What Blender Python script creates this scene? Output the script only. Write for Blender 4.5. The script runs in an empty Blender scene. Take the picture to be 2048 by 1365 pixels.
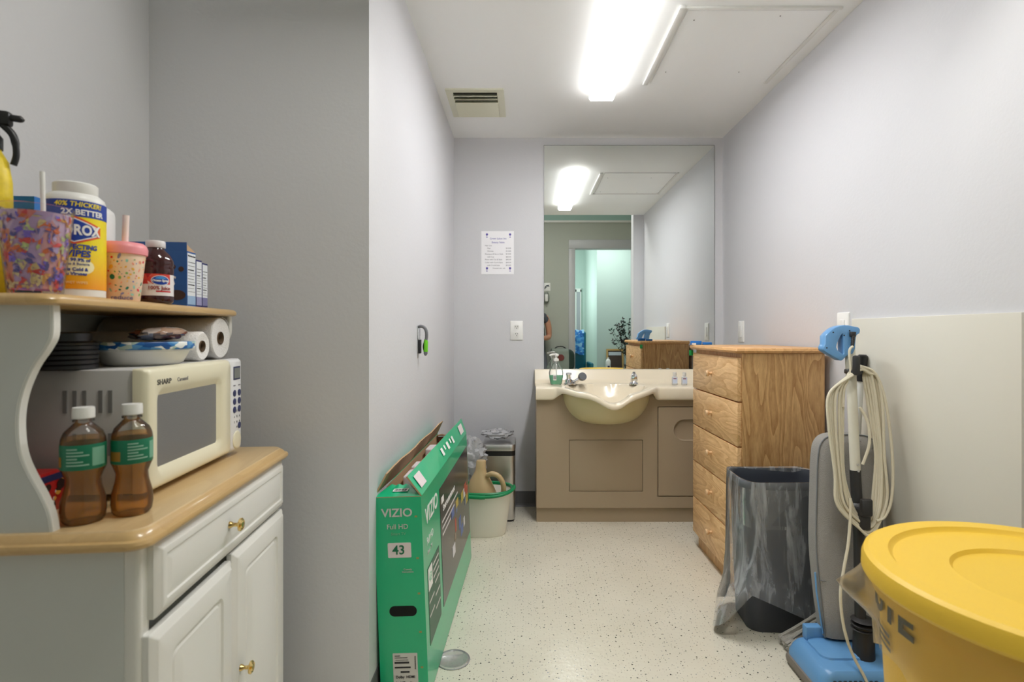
import bpy, bmesh, math, random
from math import sin, cos, pi, radians as R, sqrt, atan2
from mathutils import Vector, Matrix
random.seed(7)
S = bpy.context.scene
COL = S.collection

# ------------------------------------------------------------------ camera, world, light, exposure
F = 1100.0                       # focal length in pixels of the 2048 px wide frame
cd = bpy.data.cameras.new('camera'); cam = bpy.data.objects.new('camera', cd); COL.objects.link(cam)
cam.location = (0, 0, 1.152); cam.rotation_euler = (R(90), 0, 0)
cd.sensor_width = 36.0; cd.lens = F / 2048 * 36
cd.shift_x = -23 / 2048; cd.shift_y = -17.5 / 2048
cd.clip_start = 0.02
cd.dof.use_dof = True; cd.dof.focus_distance = 2.6; cd.dof.aperture_fstop = 4.5
S.camera = cam
S.view_settings.view_transform = 'Standard'; S.view_settings.look = 'None'
S.view_settings.gamma = 1.0; S.view_settings.use_curve_mapping = False
S.view_settings.exposure = 0.15
W = bpy.data.worlds.new('world'); S.world = W; W.use_nodes = True
W.node_tree.nodes['Background'].inputs[0].default_value = (.75, .85, 1, 1)
W.node_tree.nodes['Background'].inputs[1].default_value = 0.3
LAMP_STRENGTH = 48.0
S.cycles.max_bounces = 16; S.cycles.diffuse_bounces = 10; S.cycles.transparent_max_bounces = 24; S.cycles.caustics_reflective = False

def area(name, loc, size, power, color=(1, 1, 1), rot=(0, 0, 0)):
    l = bpy.data.lights.new(name, 'AREA'); l.shape = 'RECTANGLE'; l.size, l.size_y = size
    l.energy = power; l.color = color
    o = bpy.data.objects.new(name, l); o.location = loc; o.rotation_euler = rot; COL.objects.link(o); return o
area('alcove_fill_light', (.35, .85, 2.9), (.6, .3), 17, (1, .98, .92))  # added light without a fixture, brightens the alcove walls and cart front
area('hall_fill_light', (1.4, -1.6, 2.85), (.9, .9), 26, (.98, 1, .99))  # added unseen area light, brightens the mint hall in the mirror
area('far_hall_window_light', (.2, -3.0, 2.0), (.6, 1.2), 22, (.92, 1, 1), (0, R(-90), 0))

# ------------------------------------------------------------------ materials
def lin(c): return tuple(((x / 255) / 12.92 if x / 255 <= .04045 else ((x / 255 + .055) / 1.055) ** 2.4) for x in c)
MC = {}
def nd(nt, t, **kw):
    n = nt.nodes.new(t)
    for k, v in kw.items():
        if k in n.inputs: n.inputs[k].default_value = v
        else: setattr(n, k, v)
    return n
def M(name, c, rough=.5, metal=0., var=0., vscale=8., bump=0., bscale=120., coat=0., emis=0., spec=.5, sub=0.):
    if name in MC: return MC[name]
    m = bpy.data.materials.new(name); m.use_nodes = True; nt = m.node_tree; b = nt.nodes['Principled BSDF']
    col = (*lin(c), 1)
    b.inputs['Base Color'].default_value = col; b.inputs['Roughness'].default_value = rough
    b.inputs['Metallic'].default_value = metal; b.inputs['Specular IOR Level'].default_value = spec
    if coat: b.inputs['Coat Weight'].default_value = coat; b.inputs['Coat Roughness'].default_value = .08
    if emis: b.inputs['Emission Color'].default_value = col; b.inputs['Emission Strength'].default_value = emis
    if var or bump:
        tc = nd(nt, 'ShaderNodeTexCoord')
    if var:
        n = nd(nt, 'ShaderNodeTexNoise', Scale=vscale, Detail=4.0); nt.links.new(tc.outputs['Object'], n.inputs['Vector'])
        mx = nd(nt, 'ShaderNodeMix', data_type='RGBA')
        mx.inputs[6].default_value = tuple(x * (1 - var) for x in col[:3]) + (1,)
        mx.inputs[7].default_value = tuple(min(1, x * (1 + var)) for x in col[:3]) + (1,)
        nt.links.new(n.outputs[0], mx.inputs[0]); nt.links.new(mx.outputs[2], b.inputs['Base Color'])
    if bump:
        n2 = nd(nt, 'ShaderNodeTexNoise', Scale=bscale, Detail=3.0); nt.links.new(tc.outputs['Object'], n2.inputs['Vector'])
        bp = nd(nt, 'ShaderNodeBump', Strength=bump, Distance=.01); nt.links.new(n2.outputs[0], bp.inputs['Height'])
        nt.links.new(bp.outputs[0], b.inputs['Normal'])
    MC[name] = m; return m

def film(name, c, alpha, rough=.15, gloss=.5, bump=0., bscale=30., trans=0., streak=0.):
    """thin clear or cloudy plastic: see-through, tinted, shiny"""
    if name in MC: return MC[name]
    m = bpy.data.materials.new(name); m.use_nodes = True; nt = m.node_tree
    for n in list(nt.nodes): nt.nodes.remove(n)
    out = nd(nt, 'ShaderNodeOutputMaterial'); tr = nd(nt, 'ShaderNodeBsdfTransparent')
    tr.inputs[0].default_value = (*[1 - (1 - x) * trans for x in lin(c)], 1)
    pb = nd(nt, 'ShaderNodeBsdfPrincipled', Roughness=rough); pb.inputs['Base Color'].default_value = (*lin(c), 1)
    tl = nd(nt, 'ShaderNodeBsdfTranslucent'); tl.inputs[0].default_value = (*lin(c), 1)
    m0 = nd(nt, 'ShaderNodeMixShader'); m0.inputs[0].default_value = .3
    nt.links.new(pb.outputs[0], m0.inputs[1]); nt.links.new(tl.outputs[0], m0.inputs[2])
    m1 = nd(nt, 'ShaderNodeMixShader'); m1.inputs[0].default_value = alpha
    if streak:      # creases run down the film and cloud it unevenly
        tk = nd(nt, 'ShaderNodeTexCoord'); mk_ = nd(nt, 'ShaderNodeMapping'); mk_.inputs['Scale'].default_value = (16, 16, 2.2); mk_.inputs['Rotation'].default_value = (.12, .22, 0)
        nk = nd(nt, 'ShaderNodeTexNoise', Scale=1.6, Detail=5.0, Roughness=.62, Distortion=.8); rk = nd(nt, 'ShaderNodeMapRange')
        for i_, v_ in ((1, .47), (2, .74), (3, alpha * .6), (4, streak)): rk.inputs[i_].default_value = v_
        nt.links.new(tk.outputs['Object'], mk_.inputs['Vector']); nt.links.new(mk_.outputs[0], nk.inputs['Vector']); nt.links.new(nk.outputs[0], rk.inputs[0]); nt.links.new(rk.outputs[0], m1.inputs[0])
    nt.links.new(tr.outputs[0], m1.inputs[1]); nt.links.new(m0.outputs[0], m1.inputs[2])
    gl = nd(nt, 'ShaderNodeBsdfGlossy', Roughness=rough); lw = nd(nt, 'ShaderNodeLayerWeight', Blend=.25)
    mu = nd(nt, 'ShaderNodeMath', operation='MULTIPLY'); mu.inputs[1].default_value = gloss
    nt.links.new(lw.outputs['Fresnel'], mu.inputs[0])
    m2 = nd(nt, 'ShaderNodeMixShader'); nt.links.new(mu.outputs[0], m2.inputs[0])
    nt.links.new(m1.outputs[0], m2.inputs[1]); nt.links.new(gl.outputs[0], m2.inputs[2])
    nt.links.new(m2.outputs[0], out.inputs[0])
    if bump:
        tc = nd(nt, 'ShaderNodeTexCoord'); n2 = nd(nt, 'ShaderNodeTexNoise', Scale=bscale, Detail=3.0)
        nt.links.new(tc.outputs['Object'], n2.inputs['Vector'])
        bp = nd(nt, 'ShaderNodeBump', Strength=bump, Distance=.02); nt.links.new(n2.outputs[0], bp.inputs['Height'])
        nt.links.new(bp.outputs[0], pb.inputs['Normal']); nt.links.new(bp.outputs[0], gl.inputs['Normal'])
    MC[name] = m; return m

def wood(name, c1, c2, axis='Z', scale=1., rough=.42, contrast=1., coat=0.):
    """grain runs along AXIS, with cathedral figures"""
    if name in MC: return MC[name]
    m = bpy.data.materials.new(name); m.use_nodes = True; nt = m.node_tree; b = nt.nodes['Principled BSDF']
    tc = nd(nt, 'ShaderNodeTexCoord'); mp = nd(nt, 'ShaderNodeMapping')
    k = {'X': (.16, 1, 1), 'Y': (1, .16, 1), 'Z': (1, 1, .16)}[axis]
    mp.inputs['Scale'].default_value = tuple(x * scale for x in k)
    nt.links.new(tc.outputs['Object'], mp.inputs['Vector'])
    n1 = nd(nt, 'ShaderNodeTexNoise', Scale=5.5, Detail=2.0, Roughness=.4); nt.links.new(mp.outputs[0], n1.inputs['Vector'])
    ml = nd(nt, 'ShaderNodeMath', operation='MULTIPLY'); ml.inputs[1].default_value = 17.
    nt.links.new(n1.outputs[0], ml.inputs[0])
    fr = nd(nt, 'ShaderNodeMath', operation='FRACT'); nt.links.new(ml.outputs[0], fr.inputs[0])
    n2 = nd(nt, 'ShaderNodeTexNoise', Scale=95., Detail=3.0, Roughness=.6); nt.links.new(mp.outputs[0], n2.inputs['Vector'])
    ad = nd(nt, 'ShaderNodeMath', operation='MULTIPLY_ADD'); ad.inputs[1].default_value = .42 * contrast; ad.inputs[2].default_value = 0
    nt.links.new(fr.outputs[0], ad.inputs[0])
    ad2 = nd(nt, 'ShaderNodeMath', operation='MULTIPLY_ADD'); ad2.inputs[1].default_value = .75 * contrast
    nt.links.new(n2.outputs[0], ad2.inputs[0]); nt.links.new(ad.outputs[0], ad2.inputs[2])
    cr = nd(nt, 'ShaderNodeValToRGB'); cr.color_ramp.elements[0].position = .2; cr.color_ramp.elements[1].position = .95
    cr.color_ramp.elements[0].color = (*lin(c1), 1); cr.color_ramp.elements[1].color = (*lin(c2), 1)
    nt.links.new(ad2.outputs[0], cr.inputs[0]); nt.links.new(cr.outputs[0], b.inputs['Base Color'])
    b.inputs['Roughness'].default_value = rough
    if coat: b.inputs['Coat Weight'].default_value = coat
    MC[name] = m; return m

def patches(name, cols, scale=20., rough=.4, stretch=(1, 1, 1), emis=0, randomness=1.):
    """voronoi cells, each one of a list of colours (printed pattern)"""
    if name in MC: return MC[name]
    m = bpy.data.materials.new(name); m.use_nodes = True; nt = m.node_tree; b = nt.nodes['Principled BSDF']
    tc = nd(nt, 'ShaderNodeTexCoord'); mp = nd(nt, 'ShaderNodeMapping'); mp.inputs['Scale'].default_value = stretch
    nt.links.new(tc.outputs['Object'], mp.inputs['Vector'])
    v = nd(nt, 'ShaderNodeTexVoronoi', Scale=scale, Randomness=randomness); nt.links.new(mp.outputs[0], v.inputs['Vector'])
    sp = nd(nt, 'ShaderNodeSeparateColor'); nt.links.new(v.outputs['Color'], sp.inputs[0])
    cr = nd(nt, 'ShaderNodeValToRGB'); cr.color_ramp.interpolation = 'CONSTANT'
    while len(cr.color_ramp.elements) < len(cols): cr.color_ramp.elements.new(.5)
    for i, c in enumerate(cols):
        e = cr.color_ramp.elements[i]; e.position = i / len(cols); e.color = (*lin(c), 1)
    nt.links.new(sp.outputs[0], cr.inputs[0]); nt.links.new(cr.outputs[0], b.inputs['Base Color'])
    b.inputs['Roughness'].default_value = rough
    MC[name] = m; return m

def floor_mat():
    m = bpy.data.materials.new('speckled epoxy floor'); m.use_nodes = True; nt = m.node_tree; b = nt.nodes['Principled BSDF']
    tc = nd(nt, 'ShaderNodeTexCoord')
    n = nd(nt, 'ShaderNodeTexNoise', Scale=3., Detail=5.0); nt.links.new(tc.outputs['Object'], n.inputs['Vector'])
    mx = nd(nt, 'ShaderNodeMix', data_type='RGBA'); mx.inputs[6].default_value = (*lin((206, 200, 182)), 1); mx.inputs[7].default_value = (*lin((228, 223, 208)), 1)
    nt.links.new(n.outputs[0], mx.inputs[0]); last = mx.outputs[2]
    for sc, th, keep, c in ((34., .11, .66, (40, 40, 42)), (60., .12, .70, (62, 80, 88)), (90., .14, .72, (160, 148, 128)), (25., .08, .82, (30, 32, 36))):
        v = nd(nt, 'ShaderNodeTexVoronoi', Scale=sc); v.voronoi_dimensions = '2D'; nt.links.new(tc.outputs['Object'], v.inputs['Vector'])
        nw = nd(nt, 'ShaderNodeTexNoise', Scale=sc * 3, Detail=2.0); nt.links.new(tc.outputs['Object'], nw.inputs['Vector'])
        ad = nd(nt, 'ShaderNodeMath', operation='MULTIPLY_ADD'); ad.inputs[1].default_value = .22; nt.links.new(nw.outputs[0], ad.inputs[0]); nt.links.new(v.outputs['Distance'], ad.inputs[2])
        lt = nd(nt, 'ShaderNodeMath', operation='LESS_THAN'); lt.inputs[1].default_value = th + .08; nt.links.new(ad.outputs[0], lt.inputs[0])
        sp = nd(nt, 'ShaderNodeSeparateColor'); nt.links.new(v.outputs['Color'], sp.inputs[0])
        gt = nd(nt, 'ShaderNodeMath', operation='GREATER_THAN'); gt.inputs[1].default_value = keep; nt.links.new(sp.outputs[0], gt.inputs[0])
        mu = nd(nt, 'ShaderNodeMath', operation='MULTIPLY'); nt.links.new(lt.outputs[0], mu.inputs[0]); nt.links.new(gt.outputs[0], mu.inputs[1])
        m2 = nd(nt, 'ShaderNodeMix', data_type='RGBA'); m2.inputs[7].default_value = (*lin(c), 1)
        nt.links.new(mu.outputs[0], m2.inputs[0]); nt.links.new(last, m2.inputs[6]); last = m2.outputs[2]
    nt.links.new(last, b.inputs['Base Color']); b.inputs['Roughness'].default_value = .22
    nb = nd(nt, 'ShaderNodeTexNoise', Scale=60., Detail=2.0); nt.links.new(tc.outputs['Object'], nb.inputs['Vector'])
    bp = nd(nt, 'ShaderNodeBump', Strength=.08, Distance=.01); nt.links.new(nb.outputs[0], bp.inputs['Height']); nt.links.new(bp.outputs[0], b.inputs['Normal'])
    return m

# ------------------------------------------------------------------ mesh helpers
class MB:
    def __init__(s): s.bm = bmesh.new()
    def face(s, pts, mi=0):
        f = s.bm.faces.new([s.bm.verts.new(p) for p in pts]); f.material_index = mi; return s
    def box(s, x0, x1, y0, y1, z0, z1, bev=0., seg=2, mi=0):
        t = bmesh.new(); bmesh.ops.create_cube(t, size=1)
        for v in t.verts: v.co = Vector(((x0 + x1) / 2 + v.co.x * (x1 - x0), (y0 + y1) / 2 + v.co.y * (y1 - y0), (z0 + z1) / 2 + v.co.z * (z1 - z0)))
        if bev: bmesh.ops.bevel(t, geom=t.edges[:], offset=min(bev, .49 * min(abs(x1 - x0), abs(y1 - y0), abs(z1 - z0))), segments=seg, profile=.5, affect='EDGES')
        return s.add(t, mi)
    def add(s, t, mi=0, mat=None):
        if mat is not None: bmesh.ops.transform(t, matrix=mat, verts=t.verts[:])
        for f in t.faces: f.material_index = mi if mi else f.material_index
        me = bpy.data.meshes.new('tmp'); t.to_mesh(me); t.free(); s.bm.from_mesh(me); bpy.data.meshes.remove(me); return s
    def loft(s, loops, cap0=True, cap1=True, mi=0, closed=True):
        rows = [[s.bm.verts.new(p) for p in l] for l in loops]; n = len(rows[0])
        for a, b in zip(rows, rows[1:]):
            for i in range(n if closed else n - 1):
                j = (i + 1) % n
                f = s.bm.faces.new((a[i], a[j], b[j], b[i])); f.material_index = mi
        if cap0: s.bm.faces.new(rows[0][::-1]).material_index = mi
        if cap1: s.bm.faces.new(rows[-1]).material_index = mi
        return s
    def lathe(s, prof, c=(0, 0, 0), n=32, axis='Z', mi=0, cap=True):
        loops = []
        for r, z in prof:
            r = max(r, 1e-4); l = []
            for i in range(n):
                a = 2 * pi * i / n; p = (r * cos(a), r * sin(a), z)
                if axis == 'X': p = (p[2], p[0], p[1])
                elif axis == 'Y': p = (p[1], p[2], p[0])
                l.append((p[0] + c[0], p[1] + c[1], p[2] + c[2]))
            loops.append(l)
        return s.loft(loops, cap, cap, mi)
    def tube(s, pts, r, n=10, mi=0, closed=False):
        P = [Vector(p) for p in pts]; rr = r if isinstance(r, (list, tuple)) else [r] * len(P)
        T = []
        for i in range(len(P)):
            a = P[(i - 1) % len(P)] if closed or i else P[0]; b = P[(i + 1) % len(P)] if closed or i < len(P) - 1 else P[-1]
            T.append((b - a).normalized())
        u = T[0].orthogonal().normalized(); loops = []
        for i, p in enumerate(P):
            u = (u - T[i] * u.dot(T[i])).normalized(); w = T[i].cross(u)
            loops.append([p + (u * cos(2 * pi * k / n) + w * sin(2 * pi * k / n)) * rr[i] for k in range(n)])
        if closed: loops.append(loops[0]); return s.loft(loops, False, False, mi)
        return s.loft(loops, True, True, mi)
    def prism(s, out, a0, a1, axis='Z', mi=0, hole=None, bev=0.):
        """extrude a 2D outline: axis Z -> (x,y), Y -> (x,z), X -> (y,z)"""
        t = bmesh.new()
        def P(p, h): return {'Z': (p[0], p[1], h), 'Y': (p[0], h, p[1]), 'X': (h, p[0], p[1])}[axis]
        if not hole:
            a = [t.verts.new(P(p, a0)) for p in out]; b = [t.verts.new(P(p, a1)) for p in out]
            t.faces.new(a[::-1]); t.faces.new(b)
            for i in range(len(a)): j = (i + 1) % len(a); t.faces.new((a[i], a[j], b[j], b[i]))
        else:
            es = []; rings = []
            for ring in (out, hole):
                a = [t.verts.new(P(p, a0)) for p in ring]; rings.append(a)
                es += [t.edges.new((a[i], a[(i + 1) % len(a)])) for i in range(len(a))]
            g = bmesh.ops.triangle_fill(t, edges=es, use_beauty=True)
            fs = [f for f in g['geom'] if isinstance(f, bmesh.types.BMFace)]
            e = bmesh.ops.extrude_face_region(t, geom=fs)
            d = Vector(P((0, 0), a1)) - Vector(P((0, 0), a0))
            bmesh.ops.translate(t, vec=d, verts=[v for v in e['geom'] if isinstance(v, bmesh.types.BMVert)])
        bmesh.ops.recalc_face_normals(t, faces=t.faces[:])
        if bev:
            ed = [e for e in t.edges if len(e.link_faces) == 2 and e.calc_face_angle(0) > .9]
            bmesh.ops.bevel(t, geom=ed, offset=bev, segments=2, profile=.5, affect='EDGES')
        return s.add(t, mi)
    def move(s, m):
        bmesh.ops.transform(s.bm, matrix=m, verts=s.bm.verts[:]); return s
    def warp(s, f):
        for v in s.bm.verts: v.co = Vector(f(v.co))
        return s
    def build(s, name, mat, parent=None, smooth=True, ang=38, kind=None, label=None, loc=None, rot=None):
        bmesh.ops.recalc_face_normals(s.bm, faces=s.bm.faces[:])
        me = bpy.data.meshes.new(name); s.bm.to_mesh(me); s.bm.free()
        for m in (mat if isinstance(mat, (list, tuple)) else [mat]): me.materials.append(m)
        if smooth:
            me.polygons.foreach_set('use_smooth', [True] * len(me.polygons)); me.set_sharp_from_angle(angle=R(ang))
        o = bpy.data.objects.new(name, me); COL.objects.link(o)
        if parent: o.parent = parent
        if kind: o['kind'] = kind
        if label: o['label'] = label
        if loc: o.location = loc
        if rot: o.rotation_euler = rot
        return o

def thing(name, label, cat, loc=(0, 0, 0), rz=0., group=None, rot=None):
    o = bpy.data.objects.new(name, None); COL.objects.link(o); o.location = loc; o.rotation_euler = rot or (0, 0, rz)
    o.empty_display_size = .05; o['label'] = label; o['category'] = cat
    if group: o['group'] = group
    return o
def tag(o, label, cat, group=None):
    o['label'] = label; o['category'] = cat
    if group: o['group'] = group
    return o
def struct(name, mb, mat, **k): return mb.build(name, mat, kind='structure', **k)
def copy_tree(o, parent=None):
    c = o.copy(); COL.objects.link(c)
    if parent: c.parent = parent
    for ch in list(o.children): copy_tree(ch, c)
    return c
def rrect(x0, x1, y0, y1, r, n=5):
    r = max(1e-4, min(r, .499 * min(x1 - x0, y1 - y0))); out = []
    for cx, cy, a in ((x1 - r, y1 - r, 0), (x0 + r, y1 - r, 90), (x0 + r, y0 + r, 180), (x1 - r, y0 + r, 270)):
        for i in range(n + 1):
            t = R(a + 90 * i / n); out.append((cx + r * cos(t), cy + r * sin(t)))
    return out
def smoothpts(P, sub=6, closed=False):
    P = [Vector(p) for p in P]; n = len(P); out = []
    for i in range(n if closed else n - 1):
        g = (lambda k: P[k % n]) if closed else (lambda k: P[max(0, min(n - 1, k))])
        a, b, c, d = g(i - 1), g(i), g(i + 1), g(i + 2)
        for k in range(sub):
            t = k / sub
            out.append(.5 * ((2 * b) + (c - a) * t + (2 * a - 5 * b + 4 * c - d) * t * t + (3 * b - a - 3 * c + d) * t ** 3))
    if not closed: out.append(P[-1])
    return out
def panel(mb, y0, y1, z0, z1, loops, mi=0, to=None, n=5):
    """a moulded panel facing +X: loops = (inset, x, corner radius) from the back to the middle of the front"""
    L = []
    for ins, x, r in loops:
        L.append([(x, p[0], p[1]) for p in rrect(y0 + ins, y1 - ins, z0 + ins, z1 - ins, r, n)])
    return mb.loft(L, True, True, mi)
def text(name, body, size, mat, parent, loc, rot, ext=.0006, align='CENTER', sx=1., bend=None, bold=0., shear=0., label=None, kind=None):
    c = bpy.data.curves.new('t', 'FONT'); c.body = body; c.size = size; c.extrude = ext; c.align_x = align; c.align_y = 'CENTER'
    c.offset = bold; c.shear = shear; c.resolution_u = 3
    o = bpy.data.objects.new('t', c); COL.objects.link(o)
    dg = bpy.context.evaluated_depsgraph_get(); dg.update()
    me = bpy.data.meshes.new_from_object(o.evaluated_get(dg)); bpy.data.objects.remove(o); bpy.data.curves.remove(c)
    me.name = name
    for v in me.vertices:
        v.co.x *= sx
        if bend: v.co = Vector(bend(v.co))
    me.materials.clear(); me.materials.append(mat)
    q = bpy.data.objects.new(name, me); COL.objects.link(q); q.parent = parent; q.location = loc; q.rotation_euler = rot
    if label: q['label'] = label
    if kind: q['kind'] = kind
    return q
FRONT = (R(90), 0, 0)            # lettering that faces -Y
SIDE = (R(90), 0, R(90))         # lettering that faces +X
def ringbend(r, a0, z):
    """wrap flat lettering (x along, y up) round a vertical cylinder; a0 is the middle, counter-clockwise from above"""
    return lambda v: ((r + v.z) * cos(a0 + v.x / r), (r + v.z) * sin(a0 + v.x / r), z + v.y)
def band(mb, r0, r1, z0, z1, a0, a1, n=16, mi=0, th=.0004):
    for k in range(n):
        A, B = a0 + (a1 - a0) * k / n, a0 + (a1 - a0) * (k + 1) / n
        mb.face([(r0 * cos(A), r0 * sin(A), z0), (r0 * cos(B), r0 * sin(B), z0), (r1 * cos(B), r1 * sin(B), z1), (r1 * cos(A), r1 * sin(A), z1)], mi)
    return mb

white = M('white wall paint', (209, 209, 213), .55, var=.02, vscale=2, bump=.05, bscale=90)
ceilp = M('white ceiling paint', (248, 249, 249), .7, var=.015, vscale=2)
greyw = M('grey wall paint', (176, 180, 170), .6, var=.02, vscale=2)
mint = M('mint wall paint', (188, 207, 199), .6)
plain = M('white plastic', (232, 231, 228), .35)
black = M('black plastic', (24, 24, 26), .4)
chrome = M('chrome', (225, 225, 228), .08, 1.)
steel = M('brushed steel', (206, 204, 202), .34, 1., var=.05, vscale=20)
ink = M('black ink', (30, 30, 34), .6)
wink = M('white ink', (238, 236, 234), .5)

# ------------------------------------------------------------------ the setting
D = 3.642; XL, XR, H = -.46, 1.318, 2.44
struct('floor', MB().box(-1.6, 3.2, -4.6, 3.8, -.08, 0), floor_mat(), smooth=False)
struct('wall_back', MB().box(-.6, 1.5, D, D + .12, 0, 2.6), white, smooth=False)
struct('wall_left', MB().box(XL - .1, XL, 1.6375, D, 0, 2.92), white, smooth=False)
struct('wall_right', MB().box(XR, XR + .12, 1.12, D, 0, 2.6), white, smooth=False)
struct('wall_alcove', MB().box(-1.24, XL - .1, 1.6375, 1.76, 0, 2.92), white, smooth=False)
struct('wall_alcove_left', MB().box(-1.24, -1.115, -.72, 1.6375, 0, 2.92), white, smooth=False)
struct('wall_jamb_right', MB().box(1.205, 1.92, 1.12, 1.24, 0, 2.92), white, smooth=False)
struct('wall_alcove_right', MB().box(1.8, 1.92, -.72, 1.12, 0, 2.92), greyw, smooth=False)
struct('ceiling', MB().box(XL, XR + .12, 1.24, D, H, H + .1), ceilp, smooth=False)
struct('wall_header', MB().box(XL - .1, XR + .12, 1.24, 1.36, H + .1, 2.92), white, smooth=False)
struct('ceiling_alcove', MB().box(-1.24, 1.92, -.72, 1.76, 2.92, 3.0), ceilp, smooth=False)
# wall behind the camera with a tall doorway into a mint green hall (seen in the mirror)
YB = -.6
struct('wall_rear', MB().box(-1.24, .66, YB - .12, YB, 0, 2.74).box(1.64, 1.92, YB - .12, YB, 0, 2.74).box(.66, 1.64, YB - .12, YB, 2.46, 2.74), greyw, smooth=False)
struct('wall_rear_top', MB().box(-1.24, 1.92, YB - .12, YB, 2.74, 2.92), M('teal wall paint', (168, 200, 192), .6), smooth=False)
struct('trim_1', MB().box(-1.11, 1.8, YB, YB + .035, 2.72, 2.75, .004), plain)
dw = M('grey door frame paint', (186, 187, 190), .4)
struct('door_1', MB().box(.645, .738, YB - .14, YB + .02, 0, 2.35, .006).box(1.56, 1.655, YB - .14, YB + .02, 0, 2.35, .006).box(.645, 1.655, YB - .14, YB + .02, 2.35, 2.475, .006), dw)
struct('wall_hall_near', MB().box(1.29, 3.2, -2.52, -2.4, 0, 2.92), mint, smooth=False)
struct('wall_hall_far', MB().box(-1.6, 1.5, -4.4, -4.28, 0, 2.92), mint, smooth=False)
struct('wall_hall_right', MB().box(3.1, 3.2, -2.4, -.72, 0, 2.92), mint, smooth=False)
struct('wall_hall_left', MB().box(-1.6, -1.5, -4.4, -.72, 0, 2.92), mint, smooth=False)
struct('wall_hall_end', MB().box(1.29, 1.41, -4.4, -2.52, 0, 2.92), mint, smooth=False)
struct('ceiling_hall', MB().box(-1.6, 3.2, -4.6, -.72, 2.92, 3.0), ceilp, smooth=False)
struct('trim_2', MB().box(1.09, 1.11, -4.28, -4.25, .3, 2.05).box(1.19, 1.21, -4.28, -4.25, .3, 2.05).box(1.09, 1.21, -4.28, -4.25, 2.0, 2.07), plain)
struct('door_2', MB().box(1.11, 1.19, -4.28, -4.262, .3, 2.0), M('lilac grey door', (170, 172, 178), .5))
vinyl = M('grey vinyl cove base', (104, 103, 106), .5)
def cove(name, pts):   # toe profile swept along a wall: (x,y) path, room on the left
    mb = MB(); P = [Vector((*p, 0)) for p in pts]
    for a, b in zip(P, P[1:]):
        n = Vector((-(b - a).y, (b - a).x, 0)).normalized()
        pr = [(0, 0), (.014, 0), (.007, .008), (.004, .02), (.003, .098), (0, .1)]
        mb.loft([[q + n * d + Vector((0, 0, z)) for d, z in pr] for q in (a, b)])
    return struct(name, mb, vinyl, smooth=False)
cove('baseboard_back', [(XR, D), (XL, D)])
cove('baseboard_left', [(XL, D), (XL, 1.6375)])
cove('baseboard_right', [(XR, 1.24), (XR, D)])
cove('baseboard_alcove', [(XL, 1.6375), (-1.115, 1.6375)])

# ------------------------------------------------------------------ ceiling: lamp, vent, access panel
t = thing('ceiling_light', 'long white fluorescent strip light on the ceiling, lit', 'light', (.413, 2.33, H))
MB().box(-.05, .05, -.57, .57, -.022, 0, .004).build('housing', plain, t)
em = M('lit diffuser', (255, 255, 255), .4, emis=LAMP_STRENGTH)
pr = [(-.066, -.004), (-.066, -.05), (-.058, -.062), (.058, -.062), (.066, -.05), (.066, -.004)]
mb = MB(); mb.loft([[(x, y, z) for x, z in pr[2:4]] for y in (-.57, .57)], False, False, closed=False)
mb.build('diffuser', em, t, smooth=False)
es = M('dim lit side of the diffuser', (255, 255, 255), .4, emis=5.)
for k in (0, 3):
    mb = MB(); mb.loft([[(x, y, z) for x, z in pr[k:k + 3]] for y in (-.57, .57)], False, False, closed=False); mb.build('diffuser_side', es, t, smooth=False)
capm = M('lit end cap', (255, 252, 248), .4, emis=10.)
for sgn in (-1, 1):
    MB().prism(pr, sgn * .571, sgn * .584, 'Y').build('end_cap', capm, t, smooth=False)
vm = M('cream enamel', (226, 225, 205), .4); dk = M('duct dark', (84, 84, 74), .8)
t = thing('ceiling_vent', 'cream square air vent with slats in the ceiling', 'vent', (-.26, 3.086, H))
MB().prism(rrect(-.155, .155, -.184, .184, .004), -.008, 0, 'Z', hole=rrect(-.118, .118, -.15, .15, .002)).build('frame', vm, t, smooth=False)
MB().box(-.118, .118, -.15, .15, -.0015, -.0005).build('backing', dk, t, smooth=False)
for i in range(7):
    y = -.128 + i * .042
    MB().box(-.118, .118, -.021, .021, -.0015, .0015).move(Matrix.Translation((0, y, -.014)) @ Matrix.Rotation(R(38 if i < 3 else -24), 4, 'X')).build('slat', vm, t, smooth=False)
t = thing('access_panel', 'large flush white access panel in the ceiling beside the light', 'ceiling panel', (.94, 2.507, H))
MB().box(-.285, .29, -.315, .333, -.006, 0, .001).build('panel', ceilp, t, smooth=False)
mb = MB().box(-.322, .322, -.339, -.325, -.010, 0, .002).box(-.325, -.300, -.345, .333, -.014, 0, .004).box(.300, .318, -.325, .333, -.005, 0, .001)
mb.build('moulding', plain, t)
for x, y in ((-.24, -.25), (.1, -.28), (-.24, .2), (.12, .2)): MB().lathe([(0, -.0072), (.003, -.0072), (.003, -.005)], (x, y, 0), 8).build('screw', M('screw dark', (95, 92, 88), .5), t)

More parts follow.
